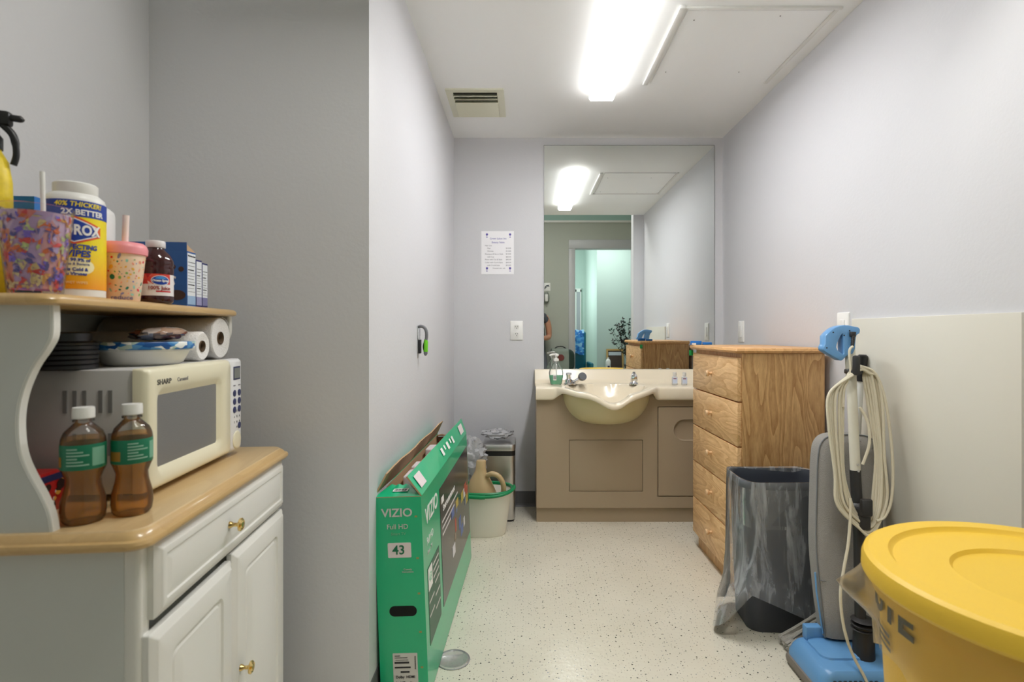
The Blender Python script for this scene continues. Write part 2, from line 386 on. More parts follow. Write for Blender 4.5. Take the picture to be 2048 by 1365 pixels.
# ------------------------------------------------------------------ back wall
mir = M('mirror silver', (240, 244, 242), 0., 1.)
t = thing('wall_mirror', 'large frameless mirror on the back wall above the washbasin', 'mirror', (.6985, D, 1.643))
MB().box(-.5625, .5625, -.006, 0, -.746, .746).build('glass', mir, t, smooth=False)
MB().box(-.5625, .5625, -.009, 0, -.757, -.745, .001).build('channel', M('aluminium channel', (150, 146, 150), .35, .8), t)
MB().box(-.564, .564, -.0055, 0, .745, .7485).box(.5622, .5645, -.0055, 0, -.75, .7485).build('edge', M('dark glass edge', (90, 96, 94), .4), t, smooth=False)
t = thing('price_sheet', 'white paper price list with purple corner motifs taped to the back wall', 'paper', (-.172, D, 1.68))
MB().box(-.108, .108, -.0016, 0, -.144, .142).build('sheet', M('paper', (244, 243, 246), .7), t, smooth=False)
pur = M('purple ink', (96, 84, 170), .6); gry = M('grey ink', (120, 118, 126), .7)
def tl(b, s, m, x, z, al='CENTER'): text('lettering', b, s, m, t, (x, -.002, z), FRONT, .0002, al)
tl('Green Lakes Inn', .0165, pur, .004, .092); tl('Beauty Salon', .0165, pur, .004, .067)
for b, x, z, p in (('Hair Cut', -.083, .046, ''), ('Men', -.068, .028, '$10.00'), ('Women', -.068, .009, '$12.00'), ('Shampoo & Set or Style', -.083, -.01, '$15.00'), ('with Cut', -.068, -.029, '$20.00'),
                   ('Perm with Cut & Style', -.083, -.047, '$45.00'), ('Color with Cut & Style', -.083, -.066, '$50.00'), ('with Cut & Style', -.068, -.085, '$55.00')):
    tl(b, .0125, gry, x, z, 'LEFT')
    if p: tl(p, .0125, gry, .055, z, 'LEFT')
tl('Personal cuts - ask', .011, gry, .01, -.104)
for x in (-.07, .083):
    for z in (.116, -.108):
        mb = MB(); mb.lathe([(0, -.0006), (.0075, -.0006), (.0075, .0006), (0, .0006)], (x, -.0022, z + .004), 10, 'Y')
        mb.box(x - .0012, x + .0012, -.0028, -.0016, z - .016, z).box(x - .005, x + .005, -.0028, -.0016, z - .017, z - .014); mb.build('corner_motif', pur, t, smooth=False)

def outlet(loc, rz, label, kind='duplex', group=None):
    t = thing('power_outlet' if kind == 'duplex' else 'switch_plate', label, 'outlet' if kind == 'duplex' else 'switch', loc, rz, group)
    mb = MB(); L = [[(p[0], y, p[1]) for p in rrect(-.043 + i, .043 - i, -.064 + i, .064 - i, .005)] for i, y in ((0, 0), (0, -.003), (.003, -.006))]
    mb.loft(L).build('plate', plain, t)
    if kind == 'duplex':
        for s in (.024, -.024):
            b = MB(); b.prism(rrect(-.017, .017, s - .014, s + .014, .01), -.0078, -.004, 'Y').build('socket', plain, t)
            b = MB().box(-.0078, -.0053, -.0083, -.007, s - .001, s + .008).box(.0053, .0078, -.0083, -.007, s - .001, s + .008)
            b.lathe([(0, -.0083), (.0028, -.0083), (.0028, -.007)], (0, 0, s - .008), 8, 'Y').build('slot', ink, t, smooth=False)
    else:
        MB().box(-.017, .017, -.010, -.004, -.034, .034, .002).build('rocker', plain, t)
    return t
outlet((-.046, D, 1.163), 0, 'white double power outlet on the back wall left of the mirror')
outlet((XR, 3.325, 1.156), R(-90), 'white plate on the right wall beyond the oak dresser', 'switch')
outlet((XR, 2.262, 1.17), R(-90), 'white plate on the right wall behind the vacuum handle', 'switch')

# grey D-shaped holder with a green vial on the left wall
t = thing('wall_holder', 'grey D-shaped holder with green vial mounted on the left wall', 'holder', (XL, 2.40, 1.12))
gh = M('grey rubber', (120, 120, 124), .45)
MB().box(0, .004, -.022, .03, -.055, .062, .0015).build('back_plate', chrome, t)
MB().box(.003, .014, -.02, .006, -.06, .0, .002).build('bracket', ink, t)
mb = MB(); mb.tube(smoothpts([(.004, 0, .055), (.012, 0, .058), (.028, 0, .052), (.036, 0, .035), (.037, 0, .012), (.034, 0, -.004)], 5), .007, 10); mb.build('loop', gh, t)
mb = MB(); mb.tube([(.033, 0, -.052), (.033, 0, -.062), (.032, 0, -.07)], [.0085, .0085, .004], 12); mb.build('tip', gh, t)
mb = MB(); mb.tube(smoothpts([(.034, 0, -.002), (.026, 0, -.022), (.026, 0, -.04), (.033, 0, -.056)], 5), .005, 8); mb.build('cradle', ink, t)
mb = MB(); mb.tube([(.034, 0, .002), (.034, 0, -.01), (.033, 0, -.053)], [.006, .0095, .0095], 12); mb.build('vial', M('bright green plastic', (110, 205, 35), .25), t)

# ------------------------------------------------------------------ washbasin unit
YF = 3.317; t = thing('vanity_unit', 'brown salon vanity with cream top and moulded shampoo basin', 'vanity', (.69, 3.48, 0))
ox, oy = .69, 3.48
taupe = M('taupe laminate', (166, 148, 124), .45, var=.02, vscale=3)
def lb(x0, x1, y0, y1, z0, z1, b=0.): return MB().box(x0 - ox, x1 - ox, y0 - oy, y1 - oy, z0, z1, b)
mb = MB()
for b_ in ((.078, 1.312, .09, .57, YF + .012), (.078, .205, .57, .745, YF + .012), (.80, 1.312, .57, .745, YF + .012), (.205, .80, .57, .745, 3.57)): mb.box(b_[0] - ox, b_[1] - ox, b_[4] - oy, D - .004 - oy, b_[2], b_[3])
mb.build('carcass', taupe, t, smooth=False)
lb(.079, 1.31, YF + .022, D - .004, 0, .088).build('plinth', taupe, t)
mb = MB(); mb.prism([(a - ox, b) for a, b in [(.078, .092), (.806, .092), (.806, .785)] + [(.5 + .262 * cos(-pi * k / 24), .785 + .145 * sin(-pi * k / 24)) for k in range(25)] + [(.078, .785)]], YF - oy, YF + .012 - oy, 'Y', hole=[(a - ox, b) for a, b in rrect(.275, .72, .19, .503, .004, 2)]); mb.build('front_panel', taupe, t, smooth=False)
lb(.2775, .7175, YF + .004, YF + .0118, .1925, .5005, .001).build('service_panel', taupe, t)
lb(.806, 1.31, YF, YF + .012, .705, .79).build('rail', taupe, t)
lb(.806, 1.31, YF, YF + .012, .092, .16).build('rail', taupe, t)
mb = MB(); st = rrect(.905, 1.16, .497, .627, .065, 8)
mb.prism([(a - ox, b) for a, b in rrect(.813, 1.305, .166, .699, .003, 2)], YF - .002 - oy, YF + .0118 - oy, 'Y', hole=[(a - ox, b) for a, b in st]); o = mb.build('door', taupe, t, smooth=False)
mb = MB(); L = []
for e_, y_ in ((-.004, -.0022), (.0, -.0032), (.003, -.001), (.006, .008), (.016, .0105)):
    L.append([(a - ox, YF + y_ - oy, b) for a, b in rrect(.905 + e_, 1.16 - e_, .497 + e_, .627 - e_, .065, 8)])
mb.loft(L, False, True).build('finger_pull', taupe, o, ang=50)
cream = M('cream cultured marble', (240, 228, 204), .22, var=.02, vscale=4, coat=.3)
cream2 = M('yellowish cream marble', (214, 202, 158), .3)  # darker, yellower cream than the top
# moulded top: grid from the splashback to a wavy front lip
def ss(a, b, x): x = max(0, min(1, (x - a) / (b - a))); return x * x * (3 - 2 * x)
def lipz(x):      # drop of the rim at the front
    return .066 * math.exp(-((x - .518) / .095) ** 2) + .02 * ss(.20, .34, x) * (1 - ss(.66, .80, x))
def lipy(x):      # how far the front bulges out
    k = max(0, 1 - ((x - .5) / .30) ** 2); return 3.30 - .165 * k ** .8
def lipt(x): return .078 - .048 * ss(.17, .24, x) * (1 - ss(.765, .805, x))
mb = MB(); rows = []
xs = [.074 + (1.312 - .074) * i / 96 for i in range(97)]
def ring(fn): rows.append([Vector((x - ox, fn(x)[0] - oy, fn(x)[1])) for x in xs])
ring(lambda x: (3.64, .80)); ring(lambda x: (3.64, .903)); ring(lambda x: (3.634, .908)); ring(lambda x: (3.608, .908)); ring(lambda x: (3.602, .903)); ring(lambda x: (3.592, .85)); ring(lambda x: (3.572, .828)); ring(lambda x: (3.535, .822))
for j in range(1, 22):
    s_ = j / 21
    def fn(x, s_=s_):
        y = 3.535 + (lipy(x) - 3.535) * s_
        e = ((x - .5) / .245) ** 2 + ((y - 3.355) / .165) ** 2
        b = -.14 * max(0, 1 - e) ** .55 if e < 1 else 0
        return y, .822 + b - lipz(x) * ss(.55, 1, s_) + .004 * ss(.9, 1, s_)
    ring(fn)
for dy, k in ((-.010, .04), (-.014, .16), (-.014, .84), (-.010, .97), (.004, 1.), (.03, 1.)):
    ring(lambda x, dy=dy, k=k: (lipy(x) + dy, .826 - lipz(x) - lipt(x) * k - (.004 if k > .02 else 0)))
mb.loft(rows, False, False, closed=False)
for r_ in (0, -1):
    pass
mb.build('basin_top', cream, t, ang=60)
mb = MB(); L = []
for i in range(13):
    a = pi / 2 * i / 12
    k = cos(a) ** .62; z = .80 - .205 * sin(a)
    row = []
    for j in range(48):
        x_, y_ = .5 + .272 * k * cos(2 * pi * j / 48), 3.375 + .228 * k * sin(2 * pi * j / 48)
        zc = .80 - lipz(x_) * (y_ < 3.375) * min(1, (3.375 - y_) / .12) - .002 * (y_ < 3.375)
        row.append((x_ - ox, y_ - oy, min(z, zc)))
    L.append(row)
mb.loft(L, False, True).build('basin', cream2, t, ang=60)
def faucet(x, knob):
    mb = MB(); mb.lathe([(0, 0), (.046, 0), (.046, .006), (.038, .012), (.03, .02)], (0, 0, 0), 20)
    return mb
f = thing('faucet', 'chrome basin tap with grey spray head left of the basin', 'faucet', (.294, 3.475, .8225))
MB().lathe([(0, 0), (.04, 0), (.04, .008), (.034, .014), (0, .016)], n=20).build('base', chrome, f)
MB().lathe([(.026, .012), (.024, .03), (.015, .036), (.0165, .055), (.020, .064), (.016, .075), (0, .076)], (-.008, 0, 0), 18).build('knob', chrome, f)
MB().tube([(.01, 0, .012), (.035, -.004, .02), (.056, -.006, .034)], [.012, .011, .013], 12).build('hose_socket', chrome, f)
mb = MB(); mb.lathe([(0, -.02), (.014, -.018), (.024, -.004), (.027, .012), (.0255, .02), (0, .022)], (0, 0, 0), 20)
mb.move(Matrix.Translation((.072, -.012, .046)) @ Matrix.Rotation(R(62), 4, 'X') @ Matrix.Rotation(R(20), 4, 'Y')); mb.build('spray_head', M('grey plastic', (105, 108, 112), .35), f)
f = thing('faucet', 'chrome lever tap in the middle of the basin ledge', 'faucet', (.697, 3.475, .8225))
MB().lathe([(0, 0), (.03, 0), (.03, .006), (.02, .016), (.017, .03)], n=20).build('base', chrome, f)
mb = MB(); mb.loft([[(a * k, b * k, z) for a, b in rrect(-.022, .022, -.02, .02, .008)] for k, z in ((.75, .014), (1., .028), (.85, .055), (.5, .07), (.3, .072))]); mb.build('handle', chrome, f)
MB().lathe([(0, 0), (.008, 0), (.008, .008), (0, .009)], (0, -.004, .071), 12).build('button', gh, f)

clear = film('clear plastic', (240, 246, 246), .10, .05, .9)
t = thing('soap_dispenser', 'clear pump bottle of green hand soap beside the basin', 'soap bottle', (.205, 3.455, .8225))
bp = [(0, 0), (.03, 0), (.036, .006), (.044, .05), (.046, .075), (.04, .10), (.024, .128), (.014, .14), (.014, .15)]
MB().lathe(bp, n=28, cap=False).warp(lambda v: (v.x, v.y * .68, v.z)).build('bottle', clear, t)
MB().lathe([(0, .003), (.028, .003), (.034, .008), (.0425, .05), (.0435, .06), (0, .06)], n=28).warp(lambda v: (v.x, v.y * .64, v.z)).build('soap', film('green soap', (110, 232, 186), .7, .1, .3, trans=.3), t)
mb = MB(); mb.box(-.02, .0, -.0325, -.0315, .03, .062); mb.build('label', wink, t, smooth=False)
mb = MB()
for k in range(7): mb.box(-.018 + k * .0025, -.0168 + k * .0025, -.0332, -.0326, .036, .058)
mb.build('barcode', ink, t, smooth=False)
mb = MB(); mb.lathe([(0, .148), (.017, .148), (.017, .163), (.006, .166), (.006, .185), (0, .185)], n=18); mb.build('collar', plain, t)
mb = MB(); mb.tube(smoothpts([(.012, 0, .188), (-.005, 0, .19), (-.03, 0, .188), (-.04, 0, .182)], 4), [.007] * 6 + [.006] * 7, 10); mb.lathe([(.006, .178), (.013, .182), (.012, .193), (0, .196)], (.004, 0, 0), 14); mb.build('pump', plain, t)
MB().tube([(0, 0, .15), (.002, 0, .01)], .003, 8).build('dip_tube', plain, t)
def minib(x, y, label):
    t = thing('lotion_bottle', label, 'bottle', (x, y, .8225), 0, 'small toiletry bottles beside the basin')
    mb = MB(); mb.loft([[(a, b, z) for a, b in rrect(-w, w, -d, d, .008)] for w, d, z in ((.015, .010, 0), (.017, .012, .004), (.017, .012, .048), (.009, .009, .056), (.009, .009, .06))]); mb.build('bottle', film('frosted plastic', (236, 238, 242), .75, .3, .3), t)
    MB().lathe([(.0105, .058), (.0115, .06), (.011, .078), (0, .079)], n=16).build('cap', plain, t)
    MB().box(-.014, .014, -.0126, -.0122, .01, .045).build('label', M('pale blue label', (205, 215, 235), .5), t, smooth=False)
    MB().box(-.011, .008, -.0131, -.0127, .036, .042).build('mark', M('dark red ink', (130, 60, 80), .5), t, smooth=False)
minib(.948, 3.45, 'small white toiletry bottle on the basin ledge, further from the dresser')
minib(1.006, 3.44, 'small white toiletry bottle on the basin ledge, next to the dresser')

# ------------------------------------------------------------------ oak dresser
oakv = wood('oak laminate upright', (228, 186, 130), (164, 116, 66), 'Z', 1.5)
oakh = wood('oak laminate drawer', (246, 208, 156), (200, 150, 96), 'Y', 1.5)
oake = wood('oak edge', (232, 184, 126), (200, 148, 94), 'Y', 1.)
X0, X1, Y0, Y1 = .9165, 1.29, 2.355, 2.98
t = thing('dresser', 'light oak five-drawer dresser against the right wall', 'dresser', ((X0 + X1) / 2, (Y0 + Y1) / 2, 0))
hx, hy = (X1 - X0) / 2, (Y1 - Y0) / 2
MB().box(-hx + .02, hx, -hy, hy, .075, 1.06, .001).build('carcass', oakv, t, smooth=False)
MB().box(-hx + .03, hx - .01, -hy + .008, hy - .008, 0, .075).build('plinth', oakv, t, smooth=False)
mb = MB(); mb.loft([[(a, b, z) for a, b in rrect(-hx - .004 - e, hx + .004 + e * .3, -hy - .004 - e, hy + .004 + e, .008)] for e, z in ((-.006, 1.06), (.006, 1.064), (.010, 1.072), (.006, 1.082), (-.002, 1.0845))]); mb.build('top', oake, t)
knobm = M('turned maple', (222, 184, 140), .35)
for i in range(5):
    z0 = .08 + i * .1935
    d = MB().box(-hx, -hx + .02, -hy + .004, hy - .006, z0, z0 + .188, .0025).build('drawer', oakh, t)
    MB().lathe([(0, 0), (.0075, 0), (.0065, -.012), (.014, -.018), (.0155, -.024), (.012, -.03), (0, -.032)], (-hx, .012, z0 + .098), 18, 'X').build('knob', knobm, d)
t = thing('tape_holder', 'flat blue plastic holder lying on the far edge of the dresser top', 'holder', (.96, 2.955, 1.0845))
bl = M('bright blue plastic', (20, 112, 200), .35)
MB().box(-.062, -.006, -.012, .012, 0, .021, .003).build('body', bl, t); MB().box(.0, .05, -.011, .011, 0, .014, .003).build('lid', bl, t)
MB().box(-.06, -.038, -.0165, -.0125, 0, .010).build('tag', plain, t, smooth=False); MB().tube([(-.01, 0, .007), (.004, 0, .007)], .004, 8).build('hinge', plain, t)
t = tag(MB().box(X0 - .012, X0 + .008, 2.997, 3.004, 1.025, 1.055, .001).build('tape_tab', M('green tape', (30, 160, 80), .4)), 'small green tab stuck on the back corner of the dresser', 'tab')

# ------------------------------------------------------------------ wall board
t = tag(MB().box(XR - .014, XR, 1.44, 2.187, .102, 1.205, .002).build('wall_board', M('putty board', (214, 211, 200), .4, var=.015, vscale=2)), 'putty coloured protective board fixed low on the right wall', 'board')

# ------------------------------------------------------------------ grey wastebasket with a clear liner
t = thing('wastebasket', 'tall dark grey wastebasket with a loose clear liner beside the dresser', 'bin', (1.02, 2.205, 0), R(-3))
gb = M('dark grey bin plastic', (60, 64, 74), .45)
def brr(k, n=10): return rrect(-.175 * k, .175 * k, -.122 * k, .122 * k, .06 * k, n)
mb = MB(); L = [[(a, b, z) for a, b in brr(k)] for k, z in ((.82, 0), (.84, .006), (.96, .55), (1.0, .552), (1.01, .56), (1.0, .576), (.985, .579), (.975, .575), (.95, .55), (.82, .02))]
mb.loft(L).build('bin', gb, t)
liner = film('clear bin liner', (236, 240, 246), .26, .16, 1., bump=.35, bscale=5, streak=.68)
mb = MB(); L = []; ring0 = rrect(-.175, .175, -.122, .122, .06, 24); nn = len(ring0)
ang = [atan2(p[1], p[0]) for p in ring0]
def hem(a):           # height of the liner's lower edge round the bin
    d = lambda m, w: math.exp(-(((a - m + pi) % (2 * pi) - pi) / w) ** 2)
    return .03 + .15 * d(R(-128), .30) + .06 * d(R(-95), .16) + .012 * sin(5 * a)
rnd = [random.random() for _ in range(40)]
for j, (k, z) in enumerate(((.93, .40), (.95, .5), (.972, .575), (.99, .583), (1.022, .583), (1.03, .573))):
    L.append([(p[0] * (k + .006 * sin(11 * a + j)), p[1] * (k + .006 * sin(11 * a + j)), z + .003 * sin(7 * a + 2)) for p, a in zip(ring0, ang)])
for j in range(1, 19):
    s_ = j / 18; row = []
    for p, a in zip(ring0, ang):
        h = hem(a); z = .573 + (h - .573) * s_
        fold = .11 * s_ ** .6 * (abs(sin(4.5 * a + 1.2 + .9 * s_)) ** .6 - .45) + .02 * s_ * sin(13 * a + 2.5 * s_ + rnd[j % 8])
        dl = math.exp(-(((a - R(-158) + pi) % (2 * pi) - pi) / .55) ** 2)
        k = 1.03 - .05 * s_ + max(-.03, fold) * 1.2 + dl * (.10 * s_ + .42 * ss(.55, 1, s_)) + .10 * ss(.8, 1, s_)
        row.append((p[0] * k, p[1] * max(k, .98), z + .004 * sin(9 * a)))
    L.append(row)
mb.loft(L, False, False).build('liner', liner, t, ang=80)

# ------------------------------------------------------------------ mop standing behind the vacuum
t = thing('string_mop', 'grey string mop with a black-tipped white handle behind the vacuum', 'mop', (1.205, 2.035, 0))
MB().tube([(.0, 0.008, .09), (.0775, .056, .99)], .0115, 12).build('handle', M('white mop pole', (214, 214, 210), .4), t)
MB().tube([(.0755, .054, .965), (.0775, .054, .985), (.083, .054, 1.062), (.0832, .054, 1.067)], [.015, .0165, .017, .012], 14).build('grip', black, t)
MB().box(-.05, .04, -.022, .022, .06, .10, .008).build('clamp', gh, t)
mb = MB()
for i in range(150):
    a = random.gauss(pi + .22, .36); l = random.uniform(.15, .29); zz = random.uniform(.02, .085)
    p0 = Vector((random.uniform(-.04, .03), random.uniform(-.02, .02), .07)); d_ = Vector((cos(a), sin(a) * .55, 0))
    pts = [p0, p0 + d_ * l * .3 + Vector((0, 0, zz * .6)), p0 + d_ * l * .65 + Vector((0, random.gauss(0, .012), zz * .1 - .02)), p0 + d_ * l + Vector((random.gauss(0, .012), random.gauss(0, .02), -.058 + random.uniform(0, .02)))]
    pts = [Vector((max(p.x, -.262), max(min(p.y, -.006), -.075 if p.x < -.185 else -.025), max(p.z, .007))) for p in pts]
    mb.tube(smoothpts(pts, 4), .0058, 6)
mb.build('mop_strings', M('grey cotton', (168, 164, 156), .9, var=.15, vscale=60, bump=.5, bscale=300), t)

# ------------------------------------------------------------------ upright vacuum
vx, vy = 1.085, 1.80
t = thing('upright_vacuum', 'upright vacuum with grey cloth bag, blue head and blue handle', 'vacuum', (vx, vy, 0))
vb = M('vacuum blue plastic', (100, 152, 202), .32, var=.03, vscale=6)
mb = MB(); L = []
for k, z, dx in ((1.0, .028, 0), (1.0, .05, 0), (.95, .075, .003), (.90, .088, .006), (.84, .094, .008)):
    L.append([(a * k + dx, b * k, z) for a, b in rrect(-.165, .165, -.10, .13, .03)])
mb.loft(L).build('head', vb, t)
mb = MB(); L = [[(a, b, z) for a, b in rrect(-.165 - e, .165 + e, -.10 - e, .13 + e, .035)] for e, z in ((.0, .008), (.007, .012), (.009, .026), (.005, .036), (.0, .038))]
mb.loft(L).build('bumper', M('taupe rubber', (120, 112, 104), .6), t)
mb = MB()
for k in range(9): mb.box(-.125 + k * .016, -.117 + k * .016, -.1015, -.088, .044, .071)
mb.build('vent_slots', ink, t, smooth=False)
mb = MB(); L = [[(a, b, z) for a, b in rrect(-.12 + e, .06 - e, -.03 + e, .10 - e, .03)] for e, z in ((0, .088), (.004, .100), (.016, .106))]
mb.loft(L).build('motor_cover', vb, t)
MB().box(-.115, .14, .085, .118, .09, .14, .006).build('bag_mount', vb, t)
for sx in (-1, 1): MB().lathe([(0, -.012), (.022, -.012), (.022, .012), (0, .012)], (sx * .13, .10, .022), 16, 'X').build('wheel', black, t)
vblk = M('vacuum black', (38, 36, 36), .45)
PV = Vector((.016, 0, .19)); AX = Vector((.086, .20, .89)).normalized()
def lean(v):
    # the body of the vacuum leans back and towards the wall about its neck
    h = (v.z - .19) * 1.018; k = 1 + .125 * max(0, h); px = .025 - .044 * h
    q = PV + AX * h + Vector(((v.x - px) * k, v.y * 1.05, 0)) if h > 0 else Vector((v.x - .009, v.y, v.z))
    return q
mb = MB(); mb.tube([(.025, -.005, .07), (.025, -.005, .19), (.024, -.004, .2)], [.034, .030, .022], 18)
for k in range(3): mb.lathe([(.026, -.006), (.038, 0), (.026, .006)], (.025, -.005, .185 + k * .014), 18)
mb.build('neck', vblk, t)
MB().tube([(.024, -.004, .2), (.02, 0, .47), (.006, 0, .68)], .0165, 16).warp(lean).build('lower_tube', vblk, t)
tubm = M('ivory enamel tube', (214, 210, 196), .35)
mb = MB(); mb.tube([(.008, 0, .655), (-.0165, 0, 1.12)], .0155, 16)
mb.warp(lean).build('upper_tube', tubm, t)
mb = MB()
for z in (.70, .68): mb.lathe([(0, -.0185), (.004, -.0185), (.004, -.014)], (.008 - (z - .655) * .05, 0, z), 10, 'Y')
mb.warp(lean).build('rivets', steel, t)
mb = MB(); mb.lathe([(.017, -.03), (.024, -.026), (.026, .02), (.017, .03)], (.016, 0, .545), 16); mb.box(-.008, .028, -.052, -.02, .50, .565, .006); mb.box(-.008, .028, -.062, -.044, .545, .60, .006); mb.warp(lean).build('lower_hook', vblk, t)
mb = MB(); mb.box(-.036, -.002, -.05, .0, 1.012, 1.03, .005); mb.box(-.034, -.014, -.062, -.042, 1.01, 1.08, .007); mb.warp(lean).build('upper_hook', vblk, t)
def hp(x, y): return (1640 + x / 8.533 - 1047) * vy / F - vx, 1.152 - (640 + y / 8.533 - 665) * vy / F
out = [hp(*p) for p in ((45, 230), (90, 170), (160, 100), (215, 62), (280, 35), (350, 20), (430, 22), (520, 45), (600, 58), (630, 90), (636, 130), (625, 180), (590, 200), (572, 225), (562, 330), (556, 470), (520, 560), (420, 600), (340, 690), (320, 700), (80, 548), (24, 505), (16, 450), (30, 410), (45, 380))]
hol = [hp(*p) for p in ((238, 440), (250, 370), (270, 310), (300, 240), (330, 190), (345, 185), (352, 260), (352, 430), (362, 560), (350, 575), (262, 505))]
mb = MB(); mb.prism(out, -.0185, .0185, 'Y', hole=hol, bev=.003); mb.warp(lean).build('handle', vb, t, ang=50)
mb = MB()
for p in ((178, 158), (452, 128), (364, 215), (73, 455)):
    q = hp(*p); mb.lathe([(0, -.0193), (.0025, -.0193), (.0025, -.0175)], (q[0], 0, q[1]), 8, 'Y')
mb.warp(lean).build('screws', ink, t)
q = hp(485, 210); q2 = hp(465, 420)
mb = MB(); mb.tube([(q[0], -.03, q[1]), (q2[0], -.032, q2[1])], [.0055, .0048], 10)
for k in range(6):
    f_ = k / 6; c_ = Vector((q[0] + (q2[0] - q[0]) * f_, -.03, q[1] + (q2[1] - q[1]) * f_)); mb.lathe([(.005, -.0012), (.0066, 0), (.005, .0012)], c_, 10)
mb.box(q[0] - .008, q[0] + .008, -.034, -.018, q[1] - .006, q[1] + .012, .003)
mb.warp(lean).build('strain_relief', vblk, t)
# cord: loops over both hooks, then one run down to the head
cm = M('cream cord', (206, 198, 176), .5)
mb = MB(); q3 = (q2[0], -.034, q2[1])
mb.tube(smoothpts([q3, (q2[0] - .012, -.036, q2[1] - .02), (-.035, -.04, 1.02), (-.055, -.04, .96), (-.058, -.04, .9)], 6), .0042, 8)
for i in range(7):
    w1 = .040 + .009 * i + random.uniform(-.004, .004); w2 = .020 + .007 * i; y_ = -.030 - .003 * (i % 4) - .002 * i
    top = 1.042 - .002 * i; bot = .535 - .008 * i - random.uniform(0, .01); rt = .046 + .006 * i + random.uniform(-.004, .006)
    pts = [(-.004, y_, top), (-.03, y_, top - .018), (-w1 - .012, y_, top - .08), (-w1 - .016, y_, .85), (-w1 - .012 + .003 * i, y_, .68), (-w1 + .014, y_, .58), (-.004, y_, bot + .018), (.02, y_, bot), (.045, y_, bot + .02), (rt, y_, .6), (rt + .008 - .003 * i, y_, .74), (rt - .016, y_, .9), (rt - .032, y_, 1.0), (.018, y_, top - .012)]
    mb.tube(smoothpts(pts, 6, True), .0046, 8, closed=True)
pts = [(.0, -.045, 1.04), (.035, -.05, 1.02), (.064, -.05, .95), (.085, -.05, .83), (.096, -.05, .70), (.092, -.05, .6), (.072, -.05, .545), (.045, -.05, .53)]
mb.tube(smoothpts(pts, 6), .0046, 8)
mb.tube(smoothpts([(-.01, -.05, .90), (.012, -.055, .85), (.018, -.055, .78), (.0, -.05, .71)], 6), .0046, 8)
pts = [(-.036, -.045, .60), (-.038, -.05, .55), (-.048, -.055, .46), (-.066, -.06, .38), (-.078, -.065, .31), (-.07, -.07, .22), (-.045, -.08, .14), (-.02, -.095, .085), (-.008, -.106, .045), (-.01, -.112, .02)]
mb.tube(smoothpts(pts, 6), .0046, 8)
mb.warp(lean).build('cord', cm, t)
# cloth bag
cloth = M('grey filter cloth', (154, 151, 146), .85, var=.05, vscale=30, bump=.6, bscale=420)
def bagout(e=0.):
    P = [(-.052 + e, .115), (-.062 + e, .22), (-.082 + e, .40), (-.082 + e, .60), (-.080 + e, .70), (-.070 + e, .755 - e * .5), (-.035, .782 - e), (.05, .785 - e), (.095, .775 - e), (.122 - e, .74 - e * .5), (.134 - e, .69), (.141 - e, .52), (.14 - e, .3), (.13 - e, .115)]
    return smoothpts([(a, 0, b) for a, b in P], 4)
mb = MB(); L = []
for e, y in ((.014, .126), (.0, .118), (0., .075), (.003, .068), (.02, .058), (.05, .053)):
    L.append([(p.x, y, p.z) for p in bagout(e)])
mb.loft(L).warp(lean).build('bag', cloth, t, ang=50)
pipe = M('grey piping', (112, 115, 118), .8)
mb = MB(); mb.tube([(p.x, .068, p.z) for p in bagout(.0)], .0022, 6); mb.tube([(-.07, .062, .30), (.0, .052, .293), (.135, .062, .30)], .0015, 6)
mb.warp(lean).build('piping', pipe, t)
MB().tube([(p[0], .075, p[1]) for p in ((-.081, .32), (-.076, .26), (-.064, .18), (-.055, .125))], .003, 6).warp(lean).build('blue_edging', vb, t)
MB().box(.126, .145, .05, .054, .60, .62, .001).warp(lean).build('tag', plain, t)

# ------------------------------------------------------------------ yellow bin with lid
t = thing('lidded_bin', 'large round yellow bin with matching lid and liner showing', 'bin', (.922, .948, 0))
yel = M('yellow bin plastic', (248, 196, 30), .42, bump=.06, bscale=200); yel2 = M('yellow lid plastic', (236, 194, 60), .45, bump=.06, bscale=200)
MB().lathe([(0, .0), (.22, .0), (.226, .008), (.262, .66), (.272, .662), (.274, .69), (.266, .695), (.255, .69), (.215, .02), (0, .02)], n=96).build('bin', yel, t)
lp = [(.277, .692), (.287, .690), (.2905, .696), (.290, .715), (.286, .726), (.278, .731), (.26, .7312), (.245, .7305), (.241, .724), (.237, .7215), (.19, .7212), (.149, .7205), (.144, .713), (.138, .7115), (.0, .711)]
MB().lathe(lp, n=128, cap=False).build('lid', yel2, t, ang=28)
milk = film('milky bin liner', (248, 232, 196), .14, .3, .5, bump=.6, bscale=14)
mb = MB(); L = []; n_ = 120
def lhem(a):
    d = lambda m, w: math.exp(-(((a - m + pi) % (2 * pi) - pi) / w) ** 2)
    return .535 + .03 * sin(2 * a + 1) + .015 * sin(5 * a) - .03 * d(R(215), .4)
for j in range(11):
    s_ = j / 10; row = []
    for i in range(n_):
        a = 2 * pi * i / n_; zz = .697 + (lhem(a) - .697) * s_
        spike = .062 * max(0, 1 - abs(((a - R(150) + pi) % (2 * pi) - pi)) / .42) ** 1.4 * max(0, 1 - abs(s_ - .32) / .36)
        r_ = .274 - .012 * s_ + .004 * sin(17 * a + 3 * s_) * s_ + .0035 + spike
        row.append((r_ * cos(a), r_ * sin(a), zz))
    L.append(row)
mb.loft(L, False, False).build('liner', milk, t, ang=80)
bk = M('bin lettering', (48, 52, 58), .5)
text('lettering', 'BRUTE', .072, bk, t, (0, 0, 0), (0, 0, 0), .0006, 'CENTER', 1.15, ringbend(.2655, R(158), .650), .002)
mb = MB()
for k in range(3):
    a0 = R(164); z0 = .595 - .013 * k
    band(mb, .2628 - .001 * k, .2634 - .001 * k, z0, z0 + .007, a0 - .17, a0 + .09, 8)
mb.build('stripes', bk, t)

